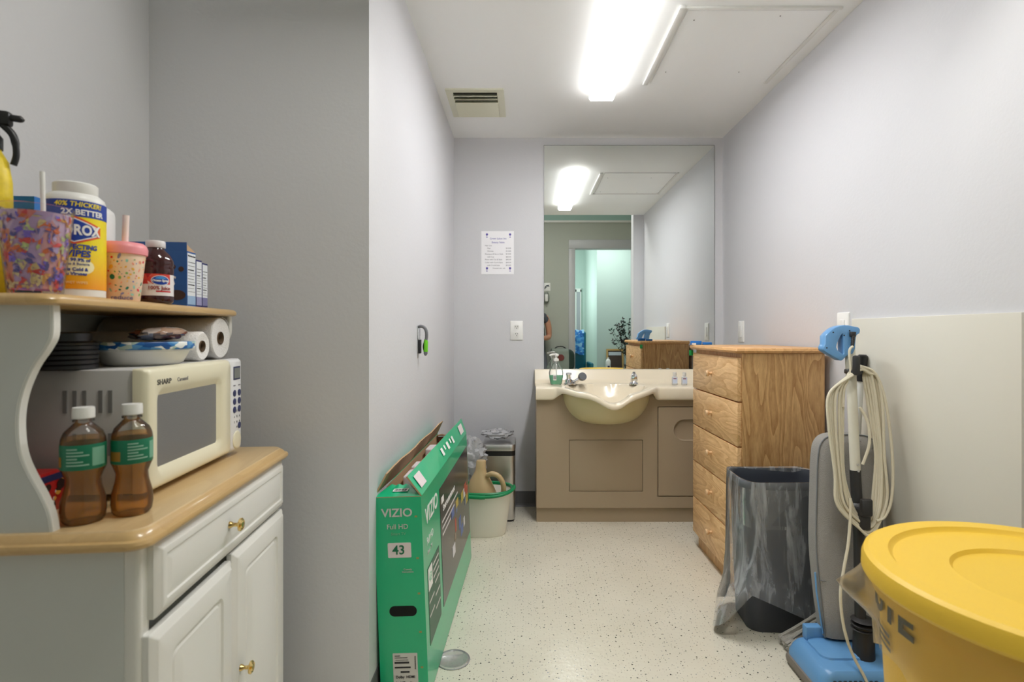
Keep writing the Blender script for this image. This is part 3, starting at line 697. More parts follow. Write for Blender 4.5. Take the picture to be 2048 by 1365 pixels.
# ------------------------------------------------------------------ television carton
green = M('carton green', (14, 180, 126), .3, var=.02, vscale=5, coat=.4); kraft = M('kraft board', (178, 146, 112), .75, var=.05, vscale=12)
t = thing('tv_carton', 'opened green television carton leaning against the left wall', 'cardboard box', (-.294, 1.712, .0065), rot=(0, R(-2.3), R(-1.5)))
TW, TL, TH = .15, 1.09, .634; e = .005
mb = MB()
for a in ((-TW, 0, 0, e, 0, TH), (-TW, 0, TL - e, TL, 0, TH - .015), (-TW, -TW + e, e, TL - e, 0, TH), (-e, 0, e, TL - e, 0, TH), (-TW, 0, 0, TL, 0, e)): mb.box(*a)
g = .0008
for a in ((-TW + e, -e, e, e + g, e, TH - .001), (-TW + e, -e, TL - e - g, TL - e, e, TH - .016), (-TW + e, -TW + e + g, e, TL - e, e, TH - .001), (-e - g, -e, e, TL - e, e, TH - .001)): mb.box(*a, mi=1)
mb.build('carton', [green, kraft], t, smooth=False)
def flap(q, name='flap'):
    """q: 4 corners, hinge first, outside face towards the first normal"""
    q = [Vector(p) for p in q]; n = (q[1] - q[0]).cross(q[3] - q[0]).normalized() * .0025; N = 10
    mb = MB()
    def rows(off):
        out = []
        for j in range(5):
            v = j / 4; row = []
            for i in range(N + 1):
                u = i / N; p = (q[0] * (1 - u) + q[1] * u) * (1 - v) + (q[3] * (1 - u) + q[2] * u) * v
                row.append(p + off + n * 1.2 * v * sin(u * 17) * .8)
            out.append(row)
        return out
    A, B = rows(n), rows(-n)
    mb.loft(A, False, False, 0, False); mb.loft(B, False, False, 1, False)
    rim = lambda G: G[0] + [r[-1] for r in G[1:]] + G[-1][-2::-1] + [r[0] for r in G[-2:0:-1]]
    mb.loft([rim(A), rim(B)], False, False, 1)
    return mb.build(name, [green, kraft], t, ang=30)
f1 = flap([(0, .006, TH), (0, TL - .01, TH), (-.022, TL - .012, TH + .075), (-.045, .01, TH + .061)])
f2 = flap([(-TW, TL - .01, TH), (-TW, .006, TH), (-TW + .034, .03, TH + .068), (-TW + .036, TL - .03, TH + .068)])
f3 = flap([(-TW + .002, 0, TH), (-.002, 0, TH), (-.056, .094, TH + .012), (-TW + .03, .094, TH + .012)])
f4 = flap([(-.002, TL, TH - .01), (-TW + .002, TL, TH - .01), (-TW + .012, TL - .06, TH + .004), (-.012, TL - .06, TH + .004)])
silver = M('silver ink', (206, 202, 200), .5); pinkw = M('carton white patch', (226, 214, 216), .5)
xc = -TW / 2
fe = bpy.data.objects.new('near_end_print', None)
text('logo_lettering', 'VIZIO', .036, silver, t, (xc - .002, -.0012, .585), FRONT, .0004, sx=1.05, bold=.0006)
text('lettering', 'Full HD', .0215, silver, t, (xc - .002, -.0012, .542), FRONT, .0004)
text('lettering', 'Smart TV', .012, M('dim green ink', (120, 190, 150), .5), t, (xc, -.0012, .52), FRONT, .0004)
mb = MB(); mb.prism([(a, b) for a, b in rrect(-.110, -.037, .446, .492, .003)], -.0012, 0, 'Y'); p = mb.build('size_patch', pinkw, t, smooth=False)
text('lettering', '43', .04, M('deep green ink', (20, 110, 75), .5), p, (-.076, -.0018, .469), FRONT, .0004, bold=.0006)
text('lettering', 'Custody\nInstructions', .0075, silver, t, (-.05, -.0012, .405), FRONT, .0003)
mb = MB(); mb.prism(rrect(-.113, -.027, .263, .295, .0155, 8), -.001, .0, 'Y'); mb.build('hand_hole_shade', M('painted hole shade', (8, 14, 12), .9), t, smooth=False)  # flat dark patch paints the shade inside the carton's hand hole
mb = MB(); mb.prism(rrect(-.108, -.031, .038, .148, .002), -.0012, 0, 'Y'); p = mb.build('shipping_label', M('label paper', (206, 204, 200), .6), t, smooth=False)
mb = MB()
for z, x0_, x1_, h_ in ((.14, -.102, -.085, .002), (.134, -.102, -.062, .0015), (.127, -.1, -.06, .0012), (.119, -.103, -.057, .0055), (.104, -.103, -.053, .0045), (.09, -.085, -.057, .005)): mb.box(x0_, x1_, -.0018, -.0012, z - h_ / 2, z + h_ / 2)
for k in range(14): mb.box(-.040, -.036, -.0018, -.0012, .098 + k * .003, .0995 + k * .003)
mb.build('barcode', ink, p, smooth=False)
for b, x_, z_ in (('Dolby', -.087, .074), ('HDMI', -.054, .074), ('dts-HD', -.087, .056), ('dts', -.052, .056)): text('lettering', b, .011, ink, p, (x_, -.0016, z_), FRONT, .0003, bold=.0003)
for x_ in (-.099, -.05):
    MB().box(x_, x_ + .022, -.0012, 0, .004, .029).build('symbol_patch', silver, t, smooth=False)
mk = M('orange ink mark', (150, 150, 90), .6)
mb = MB()
for z_ in (.57, .44, .33, .21, .1): mb.box(-.022, -.014, -.0009, 0, z_, z_ + .0055)
mb.build('print_marks', mk, t, smooth=False)
# barcode sticker on the short flap, size patches on the long flap
mb = MB(); mb.box(-.024, .024, -.011, .011, 0, .0006); o = mb.build('sticker', wink, f3, smooth=False); o.location = (xc + .002, .042, TH + .0105); o.rotation_euler = (R(7.3), 0, 0)
mb = MB()
for k in range(12): mb.box(-.02 + k * .0033, -.0185 + k * .0033 + (.0008 if k % 3 else 0), -.007, .008, .0006, .0011)
o = mb.build('barcode', ink, f3, smooth=False); o.location = (xc + .002, .042, TH + .0105); o.rotation_euler = (R(7.3), 0, 0)
def onflap(u, v):   # point on the long flap (u along, v up)
    q = [Vector(p) for p in ((0, .006, TH), (0, TL - .01, TH), (-.022, TL - .012, TH + .075), (-.045, .01, TH + .061))]
    return (q[0] * (1 - u) + q[1] * u) * (1 - v) + (q[3] * (1 - u) + q[2] * u) * v + Vector((.0045, 0, .0035))
def fpatch(u0, u1, v0, v1, name, m):
    a = [onflap(u0, v0), onflap(u1, v0), onflap(u1, v1), onflap(u0, v1)]; MB().loft([a, [p + Vector((.0006, 0, .0004)) for p in a]]).build(name, m, f1, smooth=False)
fpatch(.03, .10, .22, .8, 'size_patch', pinkw); fpatch(.84, .93, .25, .8, 'size_patch', pinkw)
for k, (u0, w) in enumerate(((.42, .03), (.48, .018), (.53, .035), (.60, .02), (.645, .03))): fpatch(u0, u0 + w, .45 if k % 2 else .3, .7, 'icon', wink)
for (u0, w) in ((.055, .006), (.07, .006)): fpatch(u0, u0 + w, .4, .62, 'digit', green)
# long side printing
text('logo_lettering', 'VIZIO', .075, wink, t, (.0008, .155, .548), SIDE, .0004, sx=1.1, bold=.001)
text('lettering', 'Full HD', .034, wink, t, (.0008, .11, .468), SIDE, .0004)
text('lettering', 'Smart TV', .02, silver, t, (.0008, .10, .432), SIDE, .0004)
scr = patches('screen print', [(46, 44, 46), (58, 52, 52), (40, 40, 44), (66, 60, 60), (52, 50, 54), (74, 62, 66), (44, 44, 48)], 6., .2, (1, 1.2, 1.6))
p = MB().box(0, .0012, .30, 1.075, .14, .57).build('screen_picture', scr, t, smooth=False)
MB().box(.0012, .0016, .33, .38, .505, .53).build('print_line', wink, p, smooth=False)
text('lettering', 'Smart entertainment', .034, wink, p, (.0016, .50, .482), SIDE, .0003, bold=.0008)
for k in range(3): MB().box(.0012, .0017, .33, .72 - .1 * k, .435 - k * .024, .443 - k * .024).build('print_line', silver, p, smooth=False)
cc = [M('print ' + str(c), c, .4) for c in ((222, 220, 224), (90, 110, 170), (190, 170, 80), (180, 80, 60), (120, 130, 160), (150, 130, 110))]
for k in range(16):
    y_ = random.uniform(.45, 1.02); z_ = random.uniform(.17, .40); w_, h_ = random.uniform(.03, .075), random.uniform(.03, .06)
    MB().box(.0012, .0015 + .0001 * k, y_, min(1.07, y_ + w_), z_, z_ + h_).build('app_tile', cc[k % 6], p, smooth=False)
p = MB().box(0, .0011, .05, .25, .14, .385).build('spec_panel', M('dark green print', (44, 92, 70), .4), t, smooth=False)
MB().box(.0011, .0016, .055, .12, .31, .38).build('size_patch', wink, p, smooth=False)
text('lettering', '43', .04, green, p, (.0018, .087, .345), SIDE, .0003)
for k in range(8): MB().box(.0011, .0015, .135 if k < 3 else .06 + .1 * (k % 2), .235 if k < 3 else .14 + .1 * (k % 2), .36 - k * .022 - .004 * (k > 2), .366 - k * .022 - .004 * (k > 2)).build('print_line', silver, p, smooth=False)
bpy.data.objects.remove(fe)
def tc(x, y, z):   # a point inside the carton, in the room
    a, b = R(-2.3), R(-1.5); x2 = x * cos(a) + z * sin(a); z2 = -x * sin(a) + z * cos(a)
    return (-.294 + x2 * cos(b) - y * sin(b), 1.712 + x2 * sin(b) + y * cos(b), .0065 + z2)
foam = M('white foam', (222, 216, 218), .8, var=.03, vscale=80)
for k, (y0, y1, zt, lab) in enumerate(((.30, .41, .625, 'white foam block nearest the open end of the carton'), (.43, .52, .63, 'white foam block behind the first one inside the carton'), (.70, .80, .64, 'white foam block past the plastic bag inside the carton'), (.95, 1.06, .60, 'white foam block at the far end of the carton'))):
    o = MB().box(-.058, .058, -(y1 - y0) / 2, (y1 - y0) / 2, 0, zt - .01, .008, 3).build('foam_block', foam)
    o.location = tc(-.075, (y0 + y1) / 2, .0075); o.rotation_euler = (0, R(-2.3), R(-1.5)); tag(o, lab, 'foam block', 'foam packing inside the carton')
def crumple(mb, c, rad, amp, seed, n=28, m=18, sc=9.):
    from mathutils import noise
    L = []
    for i in range(m + 1):
        ph = pi * i / m; row = []
        for j in range(n):
            th = 2 * pi * j / n; d = Vector((sin(ph) * cos(th), sin(ph) * sin(th), cos(ph)))
            k = 1 + amp * noise.noise(d * sc * .35 + Vector((seed, 0, 0))) + amp * .6 * abs(noise.noise(d * sc + Vector((0, seed, 0))))
            row.append((c[0] + d.x * rad[0] * k, c[1] + d.y * rad[1] * k, c[2] + d.z * rad[2] * k))
        L.append(row)
    return mb.loft(L)
mb = crumple(MB(), (0, 0, .32), (.042, .058, .30), .16, 3)
o = mb.build('plastic_bag', film('printed bag film', (222, 214, 224), .8, .25, .5, bump=.6, bscale=14)); o.location = tc(-.074, .61, .0); o.location.z = .02
o.location.z += .0; tag(o, 'crumpled translucent bag standing between foam blocks in the carton', 'bag')
t = thing('paper_sheet', 'white sheet corner poking up at the near end of the carton', 'paper', tc(-.066, .16, .012), rot=(0, R(-2.3), R(-1.5)))
MB().prism([(-.045, 0), (.045, 0), (.045, .60), (-.005, .645), (-.045, .59)], -.002, .002, 'Y').build('sheet', wink, t, smooth=False)

# clear disc on the floor, tub, bottle, steel bin
t = thing('plastic_disc', 'clear round plastic disc lying on the floor beside the carton', 'disc', (-.246, 1.93, 0))
MB().lathe([(0, .003), (.045, .003), (.049, .006), (.053, .006), (.057, .001), (.058, .003), (.054, .0085), (.048, .0085), (.044, .005), (0, .005)], n=48, cap=False).build('disc', film('clear lid plastic', (232, 234, 240), .14, .2, .7), t)
MB().lathe([(.0555, .001), (.0585, .0025), (.0575, .0045)], n=48, cap=False).build('rim', M('lid rim grey', (176, 176, 184), .25), t)
t = thing('cleaning_tub', 'white oval tub with green rim and green folding handle', 'tub', (-.232, 3.165, 0))
tub = M('white tub plastic', (234, 232, 222), .4); gr = M('green tub rim', (12, 138, 84), .35)
def ell(a, b, z, n=56, p=2.4): return [(a * abs(cos(2 * pi * i / n)) ** (2 / p) * (1 if cos(2 * pi * i / n) >= 0 else -1), b * abs(sin(2 * pi * i / n)) ** (2 / p) * (1 if sin(2 * pi * i / n) >= 0 else -1), z) for i in range(n)]
MB().loft([ell(a, b, z) for a, b, z in ((.125, .085, 0), (.13, .09, .008), (.163, .118, .235), (.172, .127, .238), (.172, .127, .246), (.163, .119, .248), (.158, .113, .235), (.122, .084, .012))]).build('tub', tub, t)
MB().loft([ell(a, b, z) for a, b, z in ((.160, .116, .246), (.174, .129, .246), (.176, .131, .256), (.170, .126, .263), (.160, .116, .26), (.160, .116, .246))], False, False).build('rim', gr, t)
pts = [(-.17, -.02, .25), (-.15, -.09, .25), (-.10, -.137, .248), (0, -.143, .244), (.09, -.140, .25), (.15, -.10, .258), (.178, -.03, .262), (.176, .02, .262)]
mb = MB(); mb.tube(smoothpts(pts, 5), .0085, 10); mb.build('handle', gr, t)
MB().tube([(-.095, -.1385, .247), (0, -.145, .2435), (.02, -.1445, .244)], .0115, 10).build('grip', gr, t)
t = thing('watering_jug', 'tan plastic jug with a loop handle standing in the tub', 'jug', (-.235, 3.155, .013))
tan = M('tan plastic', (196, 170, 128), .38)
mb = MB(); mb.loft([[(a * k + dx, b * k, z) for a, b, _ in ell(.085, .062, 0, 40, 2.)] for k, z, dx in ((.8, 0, 0), (.9, .01, 0), (1.05, .14, 0), (1., .22, -.005), (.72, .29, -.012), (.42, .335, -.012), (.34, .36, -.01), (.33, .40, -.008), (.28, .405, -.008))]); mb.build('body', tan, t)
mb = MB(); mb.tube(smoothpts([(.03, -.03, .325), (.06, -.045, .338), (.095, -.05, .325), (.118, -.045, .285), (.122, -.04, .24), (.105, -.03, .19), (.07, -.02, .16)], 6), .0145, 12); mb.build('handle', tan, t)
t = thing('steel_bin', 'slim brushed steel step bin in the back corner', 'bin', (-.152, 3.46, 0))
def sb(z, k=1.): return [(a, b, z) for a, b in rrect(-.1 * k, .1 * k, -.125 * k, .145 * k, .03, 6)]
MB().loft([sb(.012, .99), sb(.02), sb(.40)]).build('bin', steel, t)
MB().loft([sb(0, .95), sb(.014, .97)]).build('base', black, t)
MB().loft([sb(.40, 1.0), sb(.43, .985)]).build('collar', black, t)
MB().loft([sb(.43, 1.0), sb(.432, 1.03), sb(.452, 1.04), sb(.468, .99), sb(.474, .8)]).build('lid', steel, t)
MB().box(-.045, .045, -.165, -.10, .006, .018, .004).build('pedal', steel, t)
mb = MB(); mb.loft([[(a * k + .025 * sin(3 * i_) , b * k, z) for (a, b) in rrect(-.1, .1, -.125, .145, .03, 6)] for i_, (k, z) in enumerate(((1.01, .425), (1.03, .42), (1.035, .405), (1.02, .39)))], False, False)
bagf = film('crinkled clear plastic', (246, 246, 250), .62, .12, 1., bump=1., bscale=22)
mb = crumple(MB(), (0, 0, 0), (.085, .05, .105), .42, 11, 36, 24, 12.)
o = mb.build('plastic_wrap', bagf); o.location = (-.315, 3.30, .40); tag(o, 'crinkled clear plastic wrap bulging out above the tub', 'plastic wrap')
mb = crumple(MB(), (0, 0, 0), (.09, .07, .026), .4, 5, 32, 16, 12.)
o = mb.build('plastic_wrap', bagf); o.location = (-.165, 3.47, .512); tag(o, 'crinkled clear plastic wrap lying on the steel bin lid', 'plastic wrap')

# ------------------------------------------------------------------ microwave cart (local x: 0 = front nosing, y: along the wall)
TH_ = R(5.0)
def cw(x, y, z=0.): return (-.591 + cos(TH_) * x - sin(TH_) * y, .86 + sin(TH_) * x + cos(TH_) * y, z)
cart = thing('microwave_cart', 'white kitchen cart with wood-edged top, drawer, doors and hutch shelf', 'cart', cw(0, 0), TH_)
maple = wood('maple laminate', (212, 184, 138), (196, 164, 116), 'Y', 1.2, .32, .7, coat=.25)
mapled = wood('maple edge', (206, 172, 118), (184, 148, 96), 'Y', 1., .28, .6, coat=.3)
cwht = M('white melamine', (226, 225, 220), .38, var=.01, vscale=3); cgrey = M('cart side melamine', (206, 209, 206), .45)
CL = .685
def corner(ins, z): return [(a, b, z) for a, b in rrect(-.455 + ins * .2, -ins, ins, CL - ins, .03, 6)]
MB().loft([corner(i, z) for i, z in ((.014, .806), (.006, .8065), (.001, .811), (0, .816), (.002, .821), (.007, .823), (.008, .825), (.011, .830), (.016, .834))], True, False).build('top_edge', mapled, cart)
MB().loft([corner(i, z) for i, z in ((.016, .834), (.018, .836))], False, True).build('top', maple, cart, smooth=False)
MB().box(-.44, -.05, .030, CL - .03, .06, .8055).build('carcass', cgrey, cart, smooth=False)
for y0, y1 in ((.030, .062), (CL - .062, CL - .03)):
    MB().loft([[(a, b, z) for a, b in rrect(-.055, -.026, y0, y1, .009, 4)] for z in (.05, .8055)]).build('stile', cwht, cart)
def front(y0, y1, z0, z1, name, groove, rr):
    m_ = MB(); x = -.026
    L = [(0, x, .003), (0, x + .010, .003), (.003, x + .013, .003), (.009, x + .015, .003), (.012, x + .018, .003), (.014, x + .019, .003)]
    if groove == 'drawer': L += [(.024, x + .019, .003), (.027, x + .0165, .003), (.031, x + .0165, .003), (.038, x + .019, .003)]
    else: L += [(.052, x + .019, .018), (.055, x + .015, .018), (.062, x + .014, .016), (.066, x + .0165, .014), (.070, x + .0165, .012), (.086, x + .0195, .004)]
    panel(m_, y0, y1, z0, z1, L); return m_.build(name, cwht, cart, ang=25)
brass = M('polished brass', (226, 198, 132), .16, 1.)
def knob(y, z, parent):
    MB().lathe([(0, .0), (.0075, 0), (.0065, .004), (.004, .008), (.004, .016), (.009, .019), (.0135, .021), (.014, .024), (.011, .0265), (.008, .0255), (.006, .0275), (0, .028)], (-.007, y, z), 24, 'X').build('knob', brass, parent)
d = front(.050, CL - .034, .676, .8015, 'drawer', 'drawer', 0); knob(.312, .742, d)
d = front(.036, .336, .075, .657, 'door', 'door', 0); knob(.312, .375, d)
d = front(.341, CL - .032, .075, .668, 'door', 'door', 0); knob(.366, .405, d)
for z in (.60, .42):
    MB().box(-.030, -.014, CL - .033, CL - .0265, z, z + .03, .001).build('hinge', brass, cart)
for x in (-.40, -.09):
    for y in (.07, CL - .07):
        MB().lathe([(0, -.012), (.025, -.012), (.028, -.006), (.028, .006), (.025, .012), (0, .012)], (x, y, .028), 18, 'Y').build('caster', black, cart)
# hutch: S-curved side panels, back, shelf
S_ = [(-.153, 1.195), (-.153, 1.15), (-.162, 1.127), (-.181, 1.097), (-.196, 1.06), (-.203, 1.024), (-.203, .987), (-.198, .956), (-.186, .926), (-.170, .895), (-.158, .865), (-.153, .836)]
sm = [(p.x, p.z) for p in smoothpts([(a, 0, b) for a, b in S_], 5)]
for y in (.022, CL - .038):
    MB().prism([(-.445, 1.195)] + sm + [(-.445, .836)], y, y + .016, 'Y').build('side_panel', cgrey, cart, ang=30)
    mb = MB(); mb.loft([[(a + .0005 + dx, yy, b) for dx, yy in ((-.003, y - .0004), (.0015, y + .001), (.0015, y + .015), (-.003, y + .0164))] for a, b in sm], True, True); mb.build('edge_band', cwht, cart, ang=30)
MB().box(-.449, -.441, .022, CL - .022, .836, 1.195).build('back_panel', cgrey, cart, smooth=False)
def shc(ins, z): return [(a, b, z) for a, b in rrect(-.455, -.135 - ins, -.004 + ins, CL - .006 - ins, .03, 6)]
MB().loft([shc(i, z) for i, z in ((.006, 1.195), (.001, 1.198), (0, 1.204), (.002, 1.209), (.006, 1.212), (.010, 1.213))]).build('shelf', mapled, cart)

# microwave
t = thing('microwave', 'cream and white microwave oven standing on the cart', 'microwave', cw(-.097, .178, .8365), TH_)
MW, MH, MD = .421, .245, .30
mgrey = M('microwave case enamel', (196, 195, 194), .35); mcream = M('microwave cream', (232, 226, 200), .3); mwht = M('microwave white', (230, 230, 232), .3)
MB().box(-MD, -.028, .003, MW - .003, .012, MH, .004).build('case', mgrey, t)
for x in (-.25, -.06):
    for y in (.05, MW - .05): MB().lathe([(0, 0), (.012, 0), (.014, .014), (0, .014)], (x, y, 0), 14).build('foot', black, t)
mb = MB(); gd = 0
for row, zz in ((0, .165), (1, .085)):
    for k in range(3 if row == 0 else 0): mb.box(-.150 + k * .017, -.143 + k * .017, .0015, .0035, zz, zz + .042)
    for k in range(2): mb.box(-.088 + k * .017, -.081 + k * .017, .0015, .0035, zz, zz + .042)
    if row: 
        for k in range(3): mb.box(-.150 + k * .017, -.143 + k * .017, .0015, .0035, zz, zz + .042)
mb.build('vent_slots', M('slot shade', (132, 132, 132), .8), t, smooth=False)
wz0, wz1 = .052, .192; wy0, wy1 = .042, .292
mb = MB(); L = []
yA, yB, zA, zB = 0., .350, .012, .247
def rr(y0, y1, z0, z1, x, r): return [(x, a, b) for a, b in rrect(y0, y1, z0, z1, r, 6)]
L = [rr(yA, yB, zA, zB, -.027, .004), rr(yA, yB, zA, zB, -.012, .006), rr(yA + .004, yB, zA + .003, zB - .003, -.003, .008), rr(yA + .012, yB - .002, zA + .008, zB - .008, 0., .01),
     rr(wy0 - .012, wy1 + .016, wz0 - .022, wz1 + .020, .0005, .03), rr(wy0 - .006, wy1 + .010, wz0 - .010, wz1 + .012, -.003, .022), rr(wy0, wy1, wz0, wz1, -.009, .006)]
mb.loft(L, True, False); d = mb.build('door', mcream, t, ang=50)
MB().box(-.0105, -.0088, wy0 - .003, wy1 + .003, wz0 - .003, wz1 + .003).build('window', M('microwave screen', (120, 121, 122), .25, bump=.15, bscale=500), d, smooth=False)
text('logo_lettering', 'SHARP', .0145, M('dark grey ink', (70, 70, 72), .5), d, (.0008, .030, .218), SIDE, .0003, 'LEFT', 1.15, bold=.0002)
text('lettering', 'Carousel', .0115, gry, d, (.0008, .102, .218), SIDE, .0003, 'LEFT')
mb = MB(); mb.loft([rr(.351, MW, zA, zB, -.027, .004), rr(.351, MW, zA, zB, -.010, .006), rr(.352, MW - .004, zA + .003, zB - .003, -.003, .009), rr(.354, MW - .011, zA + .008, zB - .008, 0., .010)]); c = mb.build('control_panel', mwht, t, ang=50)
MB().box(.0, .0008, .366, .405, .194, .228, .0003).build('display_frame', M('navy print', (40, 46, 92), .4), c, smooth=False)
MB().box(.0008, .0014, .369, .402, .198, .224).build('display', M('display grey', (124, 128, 124), .3), c, smooth=False)
nav = M('navy button', (48, 54, 100), .35)
for y in (.372, .400):
    for k in range(3): MB().lathe([(0, 0), (.0085, 0), (.0085, .0012), (.007, .0018), (0, .0018)], (0, y, .160 - k * .021), 18, 'X').build('button', nav, c)
MB().lathe([(0, 0), (.0085, 0), (.0085, .0012), (.007, .0018), (0, .0018)], (0, .400, .075), 18, 'X').build('button', nav, c)
n_ = 0
for k in range(3):
    for y in (.371, .386, .401): n_ += 1; text('lettering', str(n_), .0075, ink, c, (.0004, y, .0965 + .017 - k * .0 - k * .014), SIDE, .0002, bold=.0002)
text('lettering', '0', .0075, ink, c, (.0004, .386, .0725), SIDE, .0002, bold=.0002)
for y in (.372, .400): MB().box(0, .0004, y - .006, y + .006, .178, .181).build('print_line', gry, c, smooth=False)
mb = MB(); mb.loft([[(x, .3845 + a * k, .040 + b * k) for a, b in [(.023 * cos(2 * pi * i / 32), .023 * sin(2 * pi * i / 32)) for i in range(32)]] for x, k in ((0, 1.), (.001, 1.), (.0022, .94), (.0028, .8))]); mb.build('open_button', mcream, c)

# on top of the microwave
ZT = .8368 + .245
t = thing('lid_stack', 'stack of black round food container lids on the microwave', 'container', cw(-.268, .209, ZT), TH_)
blk2 = M('black container plastic', (30, 29, 32), .3)
mb = MB(); pr = [(0, 0)]
for k in range(5): z = k * .0092; pr += [(.0535, z), (.056, z + .002), (.056, z + .0075), (.0545, z + .009)]
mb.lathe(pr + [(0, .046)], n=40); mb.build('containers', blk2, t)
MB().lathe([(0, .046), (.0565, .046), (.057, .05), (.050, .0535), (.046, .054), (.0445, .068), (.040, .0705), (0, .071)], (0, 0, 0), 40).warp(lambda v: (v.x, v.y, v.z + .05 * (v.z > .048) * (v.y * .12))).build('top_lid', blk2, t)
t = thing('paper_bowls', 'white paper bowls with a blue patterned rim stacked on the microwave', 'bowls', cw(-.203, .352, ZT), TH_)
MB().lathe([(0, 0), (.064, 0), (.074, .006), (.086, .030), (.094, .031), (.094, .034), (.086, .034), (.07, .010), (0, .008)], n=48).build('bowl', plain, t)
bpat = patches('blue rim print', [(24, 96, 170), (40, 120, 190), (236, 238, 236), (180, 200, 190), (20, 80, 150), (90, 150, 200)], 70., .35, (1, 1, 2))
MB().lathe([(.080, .0335), (.0965, .0345), (.098, .0365), (.098, .048), (.0965, .050), (.080, .049), (0, .044), (0, .036)], n=48, cap=False).build('patterned_rim', bpat, t)
from mathutils import noise
mb = crumple(MB(), (0, 0, 0), (.042, .068, .0135), .25, 8, 30, 14, 9.)
o = mb.build('snack_packet', patches('packet print', [(168, 140, 122), (190, 176, 168), (120, 70, 60), (206, 198, 194), (150, 120, 100)], 26., .2, (1, .5, 1))); o.location = cw(-.180, .372, ZT + .0665); o.rotation_euler = (0, R(-4), TH_); tag(o, 'crinkled plastic packet lying on the blue rimmed bowls', 'packet')
paper = M('paper towel', (236, 234, 232), .85, bump=.3, bscale=250); card = M('card tube', (112, 92, 72), .9)
for x0, y, r_, lab in ((-.148, .592, .054, 'large wrapped paper towel roll lying on the microwave under the shelf'), (-.146, .492, .0355, 'smaller paper towel roll beside the large one on the microwave')):
    t = thing('paper_roll', lab, 'paper towel', cw(x0, y, ZT), TH_, 'paper towel rolls on the microwave')
    ri = .0165 if r_ > .05 else .0135
    MB().lathe([(ri, -.003), (r_ - .004, 0), (r_, -.004), (r_, -.272), (r_ - .004, -.276), (ri, -.274)], (0, 0, r_ + .0008), 48, 'X', cap=False).build('roll', paper, t, ang=50)
    MB().lathe([(ri, .0), (ri, -.274), (ri - .0015, -.274), (ri - .0015, .0)], (0, 0, r_ + .0008), 24, 'X', cap=False).build('core', card, t)
    if r_ > .05: MB().lathe([(r_ + .0006, .002), (r_ + .0006, -.278)], (0, 0, r_ + .0008), 48, 'X', cap=False).warp(lambda v: (v.x, v.y, max(v.z, .0003))).build('wrapper', film('roll wrap', (240, 240, 242), .06, .1, .6, bump=.5, bscale=30), t)

# juice bottles on the cart top
def lathe_bottle(t, prof, mat, name='bottle', n=40): return MB().lathe(prof, n=n, cap=False).build(name, mat, t, ang=60)
amber = film('apple juice', (240, 186, 36), .20, .1, .3, trans=.72)
botc = film('clear bottle', (240, 238, 232), .06, .04, 1.0)
lab_g = M('green bottle label', (18, 116, 84), .4, var=.12, vscale=25)
def juice(x, y, a0, label, k=1.):
    t = thing('juice_bottle', label, 'bottle', cw(x, y, .8364), TH_ + a0, 'apple juice bottles on the cart')
    P = [(0, .004), (.020, .002), (.030, 0), (.0355, .006), (.0375, .020), (.0365, .036), (.0295, .060), (.0285, .072), (.034, .085), (.0365, .090), (.0365, .132), (.0355, .140), (.031, .150), (.020, .160), (.0135, .166), (.0125, .178)]
    P = [(r * k, z) for r, z in P]; lathe_bottle(t, P, botc)
    Q = [(max(r - .0012, 0), z + .001) for r, z in P if z < .141] + [(.0, .1415)]
    MB().lathe(Q, n=36).build('juice', amber, t, ang=60)
    MB().lathe([(.0367 * k, .0905), (.0371 * k, .0915), (.0371 * k, .1305), (.0367 * k, .1315)], n=40, cap=False).build('label', lab_g, t)
    MB().lathe([(.0145, .172), (.0158, .173), (.0158, .186), (.0150, .1905), (0, .191)], n=30).build('cap', plain, t)
    MB().lathe([(.0128, .166), (.015, .167), (.015, .170), (.0128, .171)], n=24, cap=False).build('neck_ring', botc, t)
    mb = MB(); r_ = .0374 * k
    for j in range(6):
        z = .124 - j * .0052
        band(mb, r_, r_, z, z + .0022, R(-100), R(-100) + .5 + .25 * ((j * 7) % 3), 8)
    mb.build('print_lines', M('label print', (150, 190, 170), .5), t)
    mb = MB(); band(mb, r_, r_, .096, .126, R(-35), R(5), 8); mb.build('nutrition_patch', M('pale green print', (120, 176, 150), .5), t)
    mb = MB(); band(mb, r_, r_, .096, .112, R(-160), R(-120), 8); mb.build('fruit_print', M('apple print', (170, 120, 40), .5), t)
    return t
juice(-.139, .072, 0, 'plastic bottle of apple juice on the cart, next to the hutch side', .85)
juice(-.0845, .110, .5, 'plastic bottle of apple juice on the cart, next to the microwave', .83)
t = thing('snack_bag', 'red snack bag lying behind the juice bottles on the cart', 'bag', cw(-.275, .105, .8364), TH_)
mb = MB(); mb.loft([[(x * k, y * k, z) for x, y in rrect(-.055, .055, -.058, .058, .012)] for k, z in ((.86, 0), (.97, .012), (1., .034), (.96, .056), (.80, .070))]); mb.build('bag', M('red foil', (176, 30, 28), .3, var=.2, vscale=20, bump=.4, bscale=30), t)
MB().loft([[(x * k, y * k, z) for x, y in rrect(-.0555, .0555, -.0585, .0585, .012)] for k, z in ((.965, .056), (.935, .0615), (.90, .0665))], False, False).build('seal', M('navy foil', (34, 36, 78), .3), t)
mb = MB()
for k in range(14):
    rr_ = .0035 + .003 * (k % 3)
    mb.lathe([(0, .0), (rr_, .0), (rr_, .0009)], (.0548, -.05 + .0075 * k, .014 + .011 * ((k * 5) % 4)), 10, 'X')
    if k < 9: mb.lathe([(0, -.0009), (rr_, -.0009), (rr_, .0)], (-.04 + .0105 * k, -.0578, .018 + .012 * ((k * 5) % 3)), 10, 'Y')
mb.build('print', patches('red bag print', [(240, 220, 190), (40, 20, 20), (220, 160, 60), (230, 230, 230)], 60.), t, smooth=False)

# ------------------------------------------------------------------ things on the hutch shelf
ZS = 1.213
